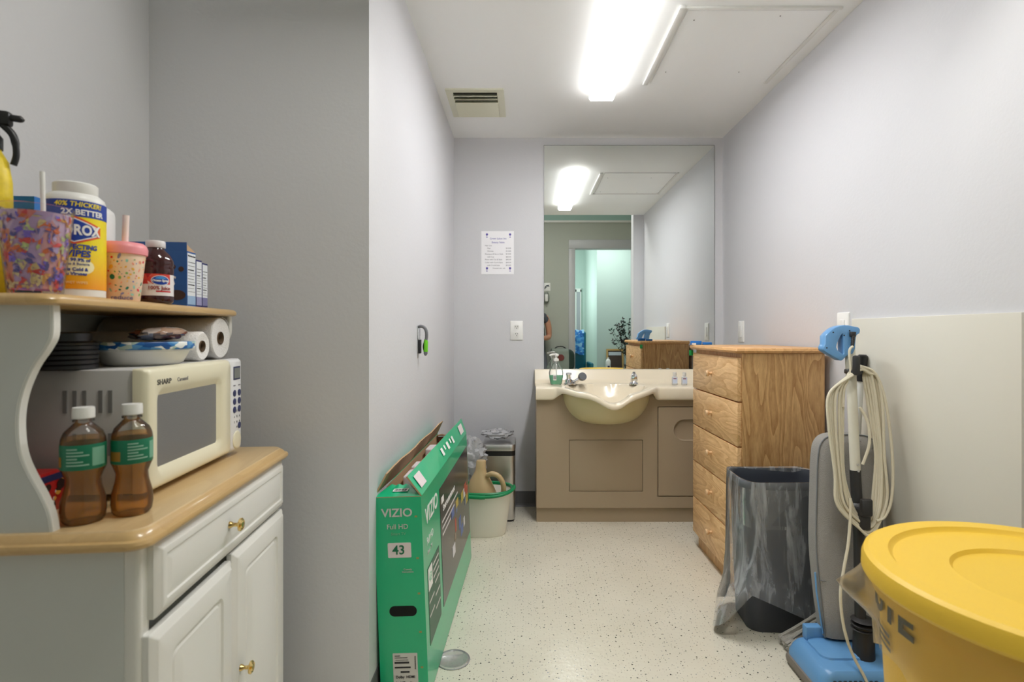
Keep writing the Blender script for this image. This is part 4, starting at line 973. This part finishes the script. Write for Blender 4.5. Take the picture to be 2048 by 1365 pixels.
# glitter tumbler
t = thing('glitter_tumbler', 'clear tumbler with iridescent glitter lining and a white straw', 'tumbler', cw(-.197, .050, ZS), TH_)
tp = [(0, .002), (.034, .0), (.0355, .003), (.0485, .134), (.0505, .136), (.0505, .141), (.047, .141)]
MB().lathe(tp, n=40, cap=False).build('cup', film('tumbler plastic', (240, 236, 246), .03, .06, .7), t)
MB().lathe([(.0315, .008), (.0455, .130)], n=40, cap=False).build('lining', patches('foil lining', [(250, 184, 196), (222, 186, 238), (255, 160, 130), (240, 206, 244), (248, 150, 150), (205, 178, 244)], 24., .25, (1, 1, .4)), t)
gm = patches('iridescent flakes', [(255, 130, 80), (255, 190, 110), (230, 240, 170), (150, 120, 240), (255, 100, 100), (225, 200, 250), (255, 226, 170), (120, 110, 190)], 90., .12, (1, 1, 1))
gm.node_tree.nodes['Principled BSDF'].inputs['Metallic'].default_value = .15
mb = MB()
for k in range(620):
    z = random.uniform(.008, .126); a = random.uniform(0, 2 * pi); r_ = .0328 + (.0468 - .0328) * z / .134
    c_ = Vector((r_ * cos(a), r_ * sin(a), z)); u = Vector((-sin(a), cos(a), 0)); w = Vector((0.1 * cos(a), .1 * sin(a), 1)); s1, s2 = random.uniform(.0015, .004), random.uniform(.003, .009)
    rt = random.uniform(0, pi); nn_ = Vector((cos(a), sin(a), 0)) * random.uniform(-.0006, .0006)
    U = u * cos(rt) + w * sin(rt); V = w * cos(rt) - u * sin(rt)
    mb.face([c_ - U * s1 + nn_, c_ - V * s2, c_ + U * s1 - nn_, c_ + V * s2])
mb.build('glitter', gm, t, smooth=False, kind='stuff')
MB().tube([(.004, .014, .012), (-.012, .030, .208)], .0036, 10).build('straw', M('milky straw', (226, 226, 222), .3), t)
# wipes canister
def canister(t, r, h, body): MB().lathe([(0, 0), (r - .003, 0), (r, .003), (r, h - .016), (r - .002, h - .009), (r - .010, h - .002), (r - .014, h), (0, h)], n=48).build('canister', body, t)
t = thing('wipes_canister', 'yellow and white canister of disinfecting wipes on the shelf', 'canister', cw(-.213, .161, ZS), 0)
canister(t, .0455, .190, plain)
MB().lathe([(.031, .186), (.033, .190), (.033, .205), (.030, .2075), (0, .208)], (.004, -.003, 0), 36).build('cap', plain, t)
r_ = .0458
ylab = bpy.data.materials.new('yellow to orange label'); ylab.use_nodes = True; nt = ylab.node_tree
tcn = nd(nt, 'ShaderNodeTexCoord'); sx_ = nd(nt, 'ShaderNodeSeparateXYZ'); cr = nd(nt, 'ShaderNodeValToRGB'); nt.links.new(tcn.outputs['Object'], sx_.inputs[0])
mr = nd(nt, 'ShaderNodeMapRange'); mr.inputs[1].default_value = .02; mr.inputs[2].default_value = .14; nt.links.new(sx_.outputs[2], mr.inputs[0]); nt.links.new(mr.outputs[0], cr.inputs[0])
cr.color_ramp.elements[0].color = (*lin((244, 160, 20)), 1); cr.color_ramp.elements[1].color = (*lin((244, 222, 30)), 1); cr.color_ramp.elements[1].position = .6; nt.links.new(cr.outputs[0], nt.nodes['Principled BSDF'].inputs[0]); nt.nodes['Principled BSDF'].inputs['Roughness'].default_value = .35
lb_ = MB().lathe([(r_, .0155), (r_ + .0003, .0155), (r_ + .0003, .171), (r_, .171)], n=48, cap=False).build('label', ylab, t)
nvy = M('label blue', (28, 62, 160), .4)
MB().lathe([(r_ + .0004, .143), (r_ + .0006, .143), (r_ + .0006, .172), (r_ + .0004, .172)], n=48, cap=False).build('blue_band', nvy, t)
AF = R(-52)
def lt(b, s, m, z, da=0., sx=1., bold=0., sh=0., lift=.0010): text('lettering', b, s, m, t, (0, 0, 0), (0, 0, 0), .0002, 'CENTER', sx, ringbend(r_ + lift, AF + da, z), bold, sh)
lt('40% THICKER!', .0115, M('label yellow', (250, 226, 60), .5), .1645, 0.15, 1, .0002, .15); lt('2X BETTER', .0135, wink, .1505, .3, 1, .0004)
dia = lambda k: [(-.042 * k, .009 * k), (-.0 * k, .025 * k), (.042 * k, .009 * k), (.042 * k, -.009 * k), (0, -.025 * k), (-.042 * k, -.009 * k)]
def wrap_poly(pts, m, z, lift, name, da=0., nsub=8):
    P = []
    for a, b in zip(pts, pts[1:] + pts[:1]):
        for k in range(nsub): P.append((a[0] + (b[0] - a[0]) * k / nsub, a[1] + (b[1] - a[1]) * k / nsub))
    mb = MB(); f_ = ringbend(r_ + lift, AF + da, z); c_ = Vector((0, 0, 0))
    N = 6; loops = [[f_(Vector((p[0] * (1 - j / N), p[1] * (1 - j / N), 0))) for p in P] for j in range(N)]
    mb.loft(loops, False, True); return mb.build(name, m, t)
wrap_poly(dia(1.), M('label orange red', (226, 90, 40), .4), .119, .0007, 'logo_border'); wrap_poly(dia(.86), wink, .119, .0009, 'logo_border'); wrap_poly(dia(.78), nvy, .119, .0011, 'logo')
lt('CLOROX', .0245, wink, .119, 0, .78, .0009, 0, .0016)
lt('DISINFECTING', .0115, nvy, .0895, .02, .9, .0004, .1); lt('WIPES', .0155, nvy, .0775, .05, 1.0, .0005, .1)
wrap_poly([(.028 * cos(2 * pi * i / 16), .016 * sin(2 * pi * i / 16)) for i in range(16)], M('label pale yellow', (250, 240, 190), .4), .055, .0005, 'highlight_oval', .05, 2)
lt('Kills 99.9% of', .0082, nvy, .0665, .02, 1, .0002); lt('Viruses & Bacteria', .0058, nvy, .0595, .02); lt('Kills Cold &\nFlu Viruses', .0078, nvy, .046, .02, 1, .0002); lt('75 WET WIPES', .006, M('label cream', (250, 230, 170), .5), .0265, 0)
t = thing('wipes_canister', 'white patterned canister behind the wipes and the pink tumbler', 'canister', cw(-.276, .29, ZS), 0)
canister(t, .0455, .196, M('white printed canister', (222, 222, 222), .4))
mb = MB(); band(mb, .0457, .0457, .105, .145, R(-75), R(-35), 8); mb.build('green_patch', M('soft green', (150, 205, 170), .5), t)
mb = MB()
for k in range(9): z = .012 + k * .011; band(mb, .0458, .0458, z, z + (.002 if k % 2 else .005), R(-70 + 5 * (k % 3)), R(-38 + 6 * (k % 2)), 6)
mb.build('print', M('grey print', (110, 108, 130), .5), t)
# pink tumbler
t = thing('pink_tumbler', 'pastel tumbler with confetti pattern, pink lid and straw', 'tumbler', cw(-.180, .243, ZS), TH_)
MB().lathe([(0, .0), (.027, .0), (.0285, .002), (.0385, .096), (.0385, .098), (0, .098)], n=40).build('cup', M('peach plastic', (246, 216, 190), .4), t)
MB().lathe([(.0395, .091), (.0412, .092), (.0420, .103), (.0395, .110), (.035, .1145), (0, .1155)], n=40).build('lid', M('pink plastic', (240, 150, 158), .4), t)
MB().tube([(.004, .0, .11), (.006, .0, .170)], .0058, 14).build('straw', M('pale pink straw', (246, 226, 220), .35), t)
cf = [M('confetti ' + n, c, .5) for n, c in (('lilac', (140, 136, 190)), ('red', (226, 40, 70)), ('teal', (20, 120, 100)), ('yellow', (240, 180, 70)), ('mint', (150, 205, 190)), ('peach', (244, 160, 130)), ('green', (130, 180, 90)))]
conf = MB()
placed = []
tries = 0
while len(placed) < 110 and tries < 6000:
    tries += 1; a = random.uniform(R(-175), R(35)); z = random.uniform(.012, .086); s = random.uniform(.0012, .0056); rr_ = .0285 + .010 * z / .096 + .0002
    if any(abs(z - z2) < (s + s2) * 1.1 and abs(a - a2) * rr_ < (s + s2) * 1.2 for a2, z2, s2 in placed): continue
    placed.append((a, z, s)); g_ = random.randrange(len(cf)); rot = random.uniform(0, pi); asp = random.uniform(.35, .9)
    ring_ = []
    for i in range(10):
        q = 2 * pi * i / 10; px, pz = s * cos(q), s * asp * sin(q); x_, z_ = px * cos(rot) - pz * sin(rot), px * sin(rot) + pz * cos(rot)
        R_ = .0285 + .0100 * (z + z_ - .002) / .094 + .0003; ring_.append((R_ * cos(a + x_ / R_), R_ * sin(a + x_ / R_), z + z_))
    conf.face(ring_, g_)
conf.build('print', cf, t, smooth=False)
text('lettering', 'reduce', .011, cf[0], t, (0, 0, 0), (0, 0, 0), .0002, 'CENTER', 1.2, lambda v: ((.0292 + .0105 * (.006 + v.y) / .096) * cos(R(-62) + v.x / .029), (.0292 + .0105 * (.006 + v.y) / .096) * sin(R(-62) + v.x / .029), .006 + v.y), .0002)
# juice bottle
t = thing('cranberry_bottle', 'dark red juice bottle with white cap and label on the shelf', 'bottle', cw(-.168, .333, ZS), 0)
MB().lathe([(0, 0), (.028, .0), (.0325, .004), (.0335, .012), (.0325, .016), (.0325, .062), (.0335, .066), (.0335, .076), (.0320, .079), (.0335, .083), (.033, .092), (.026, .106), (.017, .115), (.0155, .119), (.0155, .124)], n=40).build('bottle', M('dark cranberry juice', (58, 16, 20), .08, spec=.7), t, ang=60)
MB().lathe([(.0175, .119), (.0182, .120), (.0182, .132), (.017, .134), (0, .134)], n=30).build('cap', M('ribbed cap', (226, 222, 224), .4), t)
r_ = .0327; AF = R(-55)
MB().lathe([(r_, .016), (r_ + .0003, .016), (r_ + .0003, .0615), (r_, .0615)], n=40, cap=False).build('label', M('label white', (232, 226, 226), .45), t)
mb = MB(); band(mb, r_ + .0005, r_ + .0005, .040, .0615, AF - 1.05, AF + .85, 20); mb.build('fruit_picture', patches('cranberry print', [(200, 40, 40), (222, 80, 60), (180, 30, 40), (235, 190, 180), (214, 60, 50)], 90., .4), t)
wrap_poly([(.0175 * cos(2 * pi * i / 24), .0105 * sin(2 * pi * i / 24)) for i in range(24)], wink, .048, .0008, 'logo_border', .25, 2); wrap_poly([(.0162 * cos(2 * pi * i / 24), .0092 * sin(2 * pi * i / 24)) for i in range(24)], nvy, .048, .0010, 'logo', .25, 2)
wrap_poly([(.010 * cos(pi * i / 12), .005 * sin(pi * i / 12)) for i in range(13)], M('wave blue', (70, 150, 220), .4), .051, .0012, 'logo_wave', .25, 2)
lt('Ocean Spray', .0060, wink, .0475, .25, 1, .0003, .1, .0014); lt('100% Juice', .0105, M('label brown red', (150, 40, 30), .5), .032, .2, .95, .0002)
mb = MB(); band(mb, r_ + .0006, r_ + .0006, .0235, .0265, AF, AF + .9, 8); mb.build('red_band', M('label red', (200, 40, 50), .5), t)
# cartons
def carton(x0, x1, y0, y1, h, label, colr, opened, k):
    t = thing('snack_box', label, 'box', cw((x0 + x1) / 2, (y0 + y1) / 2, ZS), TH_, 'blue snack boxes on the shelf')
    a, b = (x1 - x0) / 2, (y1 - y0) / 2
    MB().box(-a, a, -b, b, 0, h).build('carton', colr, t, smooth=False)
    if opened:
        MB().loft([[(-a, -b, h), (a, -b, h), (a, -b + .0006, h), (-a, -b + .0006, h)], [(-a, -b - .001, h + .020), (a, -b - .001, h + .020), (a, -b - .0004, h + .020), (-a, -b - .0004, h + .020)]]).build('flap', colr, t, smooth=False)
        MB().loft([[(a - .0006, -b, h), (a, -b, h), (a, b, h), (a - .0006, b, h)], [(a - .020, -b + .006, h + .022), (a - .0194, -b + .006, h + .022), (a - .0194, b - .008, h + .024), (a - .020, b - .008, h + .024)]]).build('flap', kraft, t, smooth=False)
    p = MB().box(a, a + .0006, -b + .002, b - .002, .004, h - .004).build('nutrition_panel', M('nutrition white', (226, 230, 236), .5), t, smooth=False)
    mb = MB()
    for j, (z, th) in enumerate(((.10, .0012), (.092, .0008), (.082, .0022), (.076, .0006), (.069, .0006), (.062, .001), (.055, .0006), (.048, .0022), (.041, .0006), (.033, .0006))):
        mb.box(a + .0006, a + .001, -b + .004, b - .004 - .003 * (j % 3), z * h / .125 , z * h / .125 + th)
    mb.build('print_lines', ink, p, smooth=False)
    MB().box(a, a + .0008, -b + .002, b - .002, .004, .024).build('print_band', M('pale print ' + str(k), ((150, 180, 215), (150, 150, 190), (120, 120, 165))[k], .5), t, smooth=False)
    if k == 0: text('lettering', 'Nutrition Facts', .0052, ink, p, (a + .0008, 0, h - .010), SIDE, .0002, bold=.0002)
    return t
blue1 = M('snack box blue', (44, 92, 160), .4, var=.12, vscale=14); blue2 = M('snack box navy', (42, 44, 110), .4)
b1 = carton(-.275, -.150, .425, .465, .127, 'open blue snack box, nearest of three beside the juice bottle', blue1, True, 0)
carton(-.275, -.151, .468, .497, .113, 'navy snack box, second of three beside the juice bottle', blue2, False, 1)
carton(-.275, -.152, .500, .528, .109, 'navy snack box, last of three beside the juice bottle', blue2, False, 2)
text('lettering', 'S', .034, wink, b1, (.028, -.0208, .055), FRONT, .0004, bold=.0005, shear=.2)
text('lettering', 'minis', .013, silver, b1, (-.02, -.0208, .112), FRONT, .0004)
ck = M('cookie brown', (70, 46, 40), .6)
mb = MB()
for x, z, a, b in ((.04, .025, .02, .012), (.05, .085, .006, .006), (.02, .02, .014, .01), (.026, .090, .012, .008)):
    mb.prism([(x + a * cos(2 * pi * i / 16), z + b * sin(2 * pi * i / 16)) for i in range(16)], -.0206, -.02, 'Y')
mb.build('cookie_print', ck, b1, smooth=False)
t = thing('blue_box', 'bright blue carton behind the glitter tumbler at the shelf back', 'box', cw(-.355, .19, ZS), TH_)
MB().box(-.065, .065, -.018, .018, 0, .188).build('carton', M('bright blue card', (12, 112, 190), .4), t, smooth=False)
MB().box(-.064, .064, -.0186, -.018, .0, .165).build('front_print', M('teal blue print', (30, 84, 112), .4, var=.15, vscale=18), t, smooth=False)
t = thing('stand_in_bottle', 'made-up yellow trigger bottle standing in for a soft toy at shelf left', 'stand-in bottle', cw(-.316, .115, ZS), R(20))  # bottle put in place of a yellow and black soft toy
MB().lathe([(0, 0), (.024, 0), (.027, .004), (.028, .15), (.027, .20), (.022, .235), (.013, .252), (.012, .262), (0, .262)], n=36).build('bottle', M('yellow bottle', (236, 206, 40), .45, var=.25, vscale=90), t, ang=60)
mb = MB(); mb.lathe([(.015, .255), (.015, .275), (.010, .282), (.010, .30)], n=20); mb.box(-.03, .028, -.010, .010, .296, .322, .006); mb.tube([(.026, 0, .312), (.04, 0, .311), (.044, 0, .309)], [.006, .006, .003], 10); mb.build('trigger_head', black, t)
mb = MB(); mb.tube(smoothpts([(.016, 0, .298), (.03, 0, .28), (.034, 0, .25), (.03, 0, .23)], 5), [.006] * 8 + [.005] * 8, 10); mb.build('trigger', black, t)

# ------------------------------------------------------------------ behind the camera (seen in the mirror)
t = thing('notice_plate', 'small white notice plate with dark emblem on grey rear wall', 'sign', (.335, YB, 1.80))
MB().box(-.05, .05, 0, .004, -.058, .058, .002).build('plate', plain, t)
mb = MB(); mb.tube(smoothpts([(-.03, .006, -.02), (-.015, .006, .012), (.012, .006, .022), (.032, .006, .006)], 5), .006, 8); mb.tube([(-.035, .006, -.03), (.03, .006, .03)], .003, 6); mb.build('emblem', M('slate ink', (60, 70, 84), .5), t)
t = thing('soap_dispenser', 'oval grey dispenser mounted below the notice plate', 'dispenser', (.325, YB, 1.65))
mb = MB(); mb.loft([[(.045 * k * cos(2 * pi * i / 28), y, .085 * k * sin(2 * pi * i / 28)) for i in range(28)] for k, y in ((.9, 0), (1., .01), (.95, .05), (.7, .07), (.3, .076))]); mb.build('body', M('grey green plastic', (136, 142, 136), .35), t)
MB().box(-.02, .02, .065, .085, -.06, .04, .006).build('window', plain, t)
# photographer
sk = M('skin', (190, 138, 112), .5, var=.05, vscale=20); heather = M('grey heather trousers', (96, 100, 110), .85, var=.3, vscale=160); shirt = M('dark grey shirt', (72, 76, 84), .85, var=.2, vscale=120)
px_, py_ = .14, -.34
pers = thing('person', 'person in grey shirt and heather trousers taking the photograph, at mirror edge', 'person', (px_, py_, 0))
def skin(name, verts, edges, radii, mat, root=0, sub=2):
    me = bpy.data.meshes.new(name); me.from_pydata(verts, edges, []); me.materials.append(mat)
    o = bpy.data.objects.new(name, me); COL.objects.link(o); o.parent = pers
    md = o.modifiers.new('skin', 'SKIN'); md.use_smooth_shade = True; md.branch_smoothing = .6
    sv = me.skin_vertices[0].data
    for i, r_ in enumerate(radii): sv[i].radius = r_ if isinstance(r_, tuple) else (r_, r_)
    sv[root].use_root = True
    m2 = o.modifiers.new('sub', 'SUBSURF'); m2.levels = m2.render_levels = sub
    return o
V = [(0, 0, .93), (0, .01, 1.08), (0, .03, 1.24), (0, .05, 1.38), (0, .07, 1.46), (0, .095, 1.52), (0, .12, 1.60), (0, .12, 1.68)]
RAD = [(.125, .085), (.125, .088), (.14, .10), (.13, .085), (.055, .055), (.05, .05), (.072, .085), (.06, .075)]
E = [(i, i + 1) for i in range(7)]
def limb(pts, rad, frm):
    base = len(V); V.extend(pts); RAD.extend(rad); E.append((frm, base)); E.extend((base + i, base + i + 1) for i in range(len(pts) - 1)); return base + len(pts) - 1
for s in (-1, 1):
    limb([(s * .11, .0, .86), (s * .13, .04, .50), (s * .135, .0, .12), (s * .14, .02, .045), (s * .155, .15, .03)], [.085, .06, .042, .045, .032], 0)
    w = limb([(s * .16, .045, 1.37), (s * .205, .02, 1.24), (s * .215, .0, 1.08), (s * .15, .13, 1.07), (s * .085, .21, 1.08)], [.055, .047, .042, .034, .026], 3)
    p = limb([(s * .06, .245, 1.085)], [(.034, .02)], w)
    for k in range(4): limb([(s * (.075 - k * .016), .275, 1.095 - k * .004), (s * (.066 - k * .014), .295, 1.08 - k * .004), (s * (.058 - k * .012), .292, 1.062 - k * .003)], [.009, .0085, .0075], p)
    limb([(s * .03, .235, 1.095), (s * .02, .26, 1.10)], [.010, .0085], p)
skin('body', V, E, RAD, sk)
skin('trousers', [(0, -.005, .985), (0, -.005, .93), (.11, 0, .82), (.13, .04, .50), (.138, .0, .09), (-.11, 0, .82), (-.13, .04, .50), (-.138, .0, .09)], [(0, 1), (1, 2), (2, 3), (3, 4), (1, 5), (5, 6), (6, 7)], [(.18, .13), (.182, .132), (.105, .105), .085, .07, (.10, .10), .08, .07], heather)
skin('shirt', [(0, 0, .83), (0, .01, 1.08), (0, .03, 1.24), (0, .05, 1.37), (0, .07, 1.445), (.14, .045, 1.375), (.20, .025, 1.27), (-.14, .045, 1.375), (-.20, .025, 1.27)], [(0, 1), (1, 2), (2, 3), (3, 4), (3, 5), (5, 6), (3, 7), (7, 8)], [(.20, .15), (.172, .128), (.16, .12), (.145, .10), (.066, .066), .07, .062, .07, .062], shirt, 1)
mb = MB(); L = []
for i in range(9):
    a = pi / 2 * i / 8 * 1.15 - .25; k = cos(a); L.append([(.088 * k * cos(2 * pi * j / 24), .10 + .102 * k * sin(2 * pi * j / 24) - (.035 if i < 5 else 0) * (sin(2 * pi * j / 24) > .3), 1.68 + .088 * sin(a)) for j in range(24)])
mb.loft(L).build('hair', M('dark hair', (40, 32, 28), .7), pers)
mb = MB()
for s in (-1, 1): mb.lathe([(0, -.005), (.008, -.004), (.009, .002), (0, .004)], (s * .03, .2, 1.645), 12, 'Y')
mb.build('eyes', wink, pers)
mb = MB()
for s in (-1, 1): mb.lathe([(0, .0005), (.0042, .0005), (.0042, .0045), (0, .0048)], (s * .03, .2, 1.645), 12, 'Y')
mb.build('pupils', ink, pers)
mb = MB(); mb.loft([[(x * k, y, z) for x in (0,) for k in (1,)] + [(-.012 * q, .195, 1.60), (.012 * q, .195, 1.60)] for q, x, y, z in ((.5, 0, .205, 1.645), (1, 0, .232, 1.605))]); mb.build('nose', sk, pers)
MB().tube(smoothpts([(-.024, .2, 1.568), (0, .212, 1.566), (.024, .2, 1.568)], 5), .0055, 8).build('mouth', M('lips', (160, 90, 84), .5), pers)
for s in (-1, 1): MB().lathe([(0, -.006), (.022, -.006), (.024, .004), (0, .006)], (s * .083, .11, 1.63), 14, 'X').build('ear', sk, pers)
for s in (-1, 1): MB().loft([[(s * .148 + a, .06 + b, z) for a, b in rrect(-.048 * k, .048 * k, -.10 * k, .14 * k, .045)] for k, z in ((1, 0), (1.02, .02), (.95, .05), (.75, .085))]).build('shoe', black, pers)
# grey bag on a stool
t = thing('stool', 'dark low stool against the grey rear wall', 'stool', (.56, -.44, 0))
MB().box(-.17, .17, -.13, .12, .555, .60, .012).build('seat', M('brown vinyl', (92, 82, 74), .5), t)
for x in (-.14, .14):
    for y in (-.10, .09): MB().tube([(x, y, 0), (x * .9, y * .9, .56)], .013, 10).build('leg', black, t)
t = thing('shoulder_bag', 'grey fabric bag with dark green side pocket on the stool', 'bag', (.55, -.45, .60))
mb = MB(); mb.loft([[(x, a, b) for a, b in rrect(-.10, .10, 0, .325 - .03 * (i in (0, 5)), .05)] for i, x in enumerate((-.17, -.155, -.05, .05, .075, .08))]); mb.build('body', M('sage grey fabric', (136, 146, 138), .8, var=.08, vscale=20), t)
mb = MB(); mb.loft([[(x, a, b) for a, b in rrect(-.10 + i_, .10 - i_, .01 + i_, .31 - i_, .06)] for i_, x in ((0, .08), (.0, .11), (.03, .15), (.07, .165))]); mb.build('pocket', M('dark bottle green fabric', (38, 58, 50), .8), t)
mb = MB(); mb.lathe([(0, .0), (.045, .0), (.042, .012), (0, .014)], (-.03, .1, .2), 20, 'Y'); mb.build('round_patch', M('maroon patch', (110, 44, 44), .6), t)
mb = MB(); mb.tube(smoothpts([(-.12, 0, .31), (-.08, 0, .345), (0, 0, .35), (.06, 0, .31)], 6), .008, 8); mb.build('strap', ink, t)
# teal chair with throw in the hall
t = thing('high_back_chair', 'teal upholstered high-back chair seen in the mirror beyond the doorway', 'chair', (.93, -1.72, 0))
teal = M('teal leatherette', (18, 104, 122), .4)
MB().box(-.30, .13, -.40, -.30, .42, 1.17, .04, 4).build('backrest', teal, t)
MB().box(-.30, .13, -.32, .20, .34, .47, .03, 3).build('seat', teal, t)
for x in (-.34, .135): MB().box(x, x + .06, -.36, .18, .30, .66, .025, 3).build('armrest', teal, t)
for x in (-.28, .11):
    for y in (-.34, .14): MB().tube([(x, y, 0), (x, y, .35)], .018, 10).build('leg', black, t)
o = MB(); L = []
for (y, z) in ((-.425, .88), (-.43, 1.05), (-.42, 1.17), (-.38, 1.19), (-.31, 1.185), (-.272, 1.13), (-.268, 1.0), (-.268, .86)):
    L.append([(-.29 + .38 * k / 16, y + .006 * sin(k * 1.9 + z * 20), z + .008 * sin(k * 1.3) - (.10 * (k / 16) if y > -.30 and z < 1.0 else 0)) for k in range(17)])
o.loft(L, False, False, closed=False)
o = o.build('throw_blanket', patches('blue throw', [(60, 140, 220), (90, 170, 235), (150, 205, 245), (40, 110, 190)], 22., .8)); o.location = (.93, -1.72, 0); tag(o, 'light blue throw draped over the teal chair back', 'blanket')
# low table, frame, bottle, plant
t = thing('side_table', 'low dark table against the mint green hall wall', 'table', (1.72, -2.14, 0))
MB().box(-.36, .36, -.22, .22, .46, .50, .005).build('table_top', M('walnut top', (88, 64, 48), .4), t)
for x in (-.32, .32):
    for y in (-.18, .18): MB().box(x - .02, x + .02, y - .02, y + .02, 0, .46).build('leg', M('walnut top', (88, 64, 48), .4), t, smooth=False)
t = thing('framed_picture', 'gold framed dark picture leaning on the mint hall wall', 'picture', (1.60, -2.33, .5), rot=(R(8), 0, 0))
MB().prism(rrect(-.15, .15, 0, .36, .004), 0, .02, 'Y', hole=rrect(-.12, .12, .03, .33, .002)).build('frame', M('gold wood', (190, 156, 96), .4), t, smooth=False)
MB().box(-.12, .12, .004, .008, .03, .33).build('picture', M('brown picture', (70, 58, 48), .4), t, smooth=False)
MB().box(-.11, .11, .0085, .010, .25, .31).build('pale_band', M('pale sky print', (190, 200, 206), .5), t, smooth=False)
t = thing('lotion_bottle', 'white bottle with dark emblem standing on the hall table', 'bottle', (1.435, -2.05, .5))
MB().lathe([(0, 0), (.038, 0), (.042, .006), (.042, .16), (.03, .19), (.016, .2), (.016, .225), (0, .226)], n=28).build('bottle', plain, t)
mb = MB(); band(mb, .0425, .0425, .05, .085, R(60), R(110), 8); mb.build('emblem', M('navy emblem', (40, 50, 90), .5), t)
t = thing('artificial_plant', 'dark-leaved stem plant in a pot on the hall table', 'plant', (1.80, -2.08, .5))
MB().lathe([(0, 0), (.06, 0), (.09, .10), (.094, .105), (.09, .11), (.08, .10), (0, .09)], n=28).build('pot', M('slate pot', (80, 84, 90), .5), t)
mb = MB(); lf = [MB(), MB(), MB()]
for k in range(30):
    a = random.uniform(0, 2 * pi); l = random.uniform(.35, .85); sp = random.uniform(.08, .36)
    if cos(a) < 0: sp *= 1.15
    pts = smoothpts([(0, 0, .09), (.3 * sp * cos(a), .3 * sp * .5 * sin(a), .09 + l * .4), (.75 * sp * cos(a), .75 * sp * .5 * sin(a), .09 + l * .78), (sp * cos(a), sp * .5 * sin(a), .09 + l)], 5)
    mb.tube(pts, .0025, 5)
    for p in pts[4::1]:
        if random.random() < .25: continue
        for s in (-1, 1):
            d_ = Vector((random.gauss(0, 1), random.gauss(0, .6), random.gauss(.2, .6))).normalized(); sz = random.uniform(.018, .042); u = d_.orthogonal().normalized() * sz * .5
            q = Vector(p); lf[random.randrange(3)].face([q, q + d_ * sz * .6 + u, q + d_ * sz * 1.5, q + d_ * sz * .6 - u])
mb.build('stems', M('stem dark', (54, 50, 44), .7), t)
for m_, c_ in zip(lf, ((34, 62, 48), (62, 40, 44), (74, 88, 84))): m_.build('leaves', M('leaf ' + str(c_), c_, .5), t, smooth=False, kind='stuff')
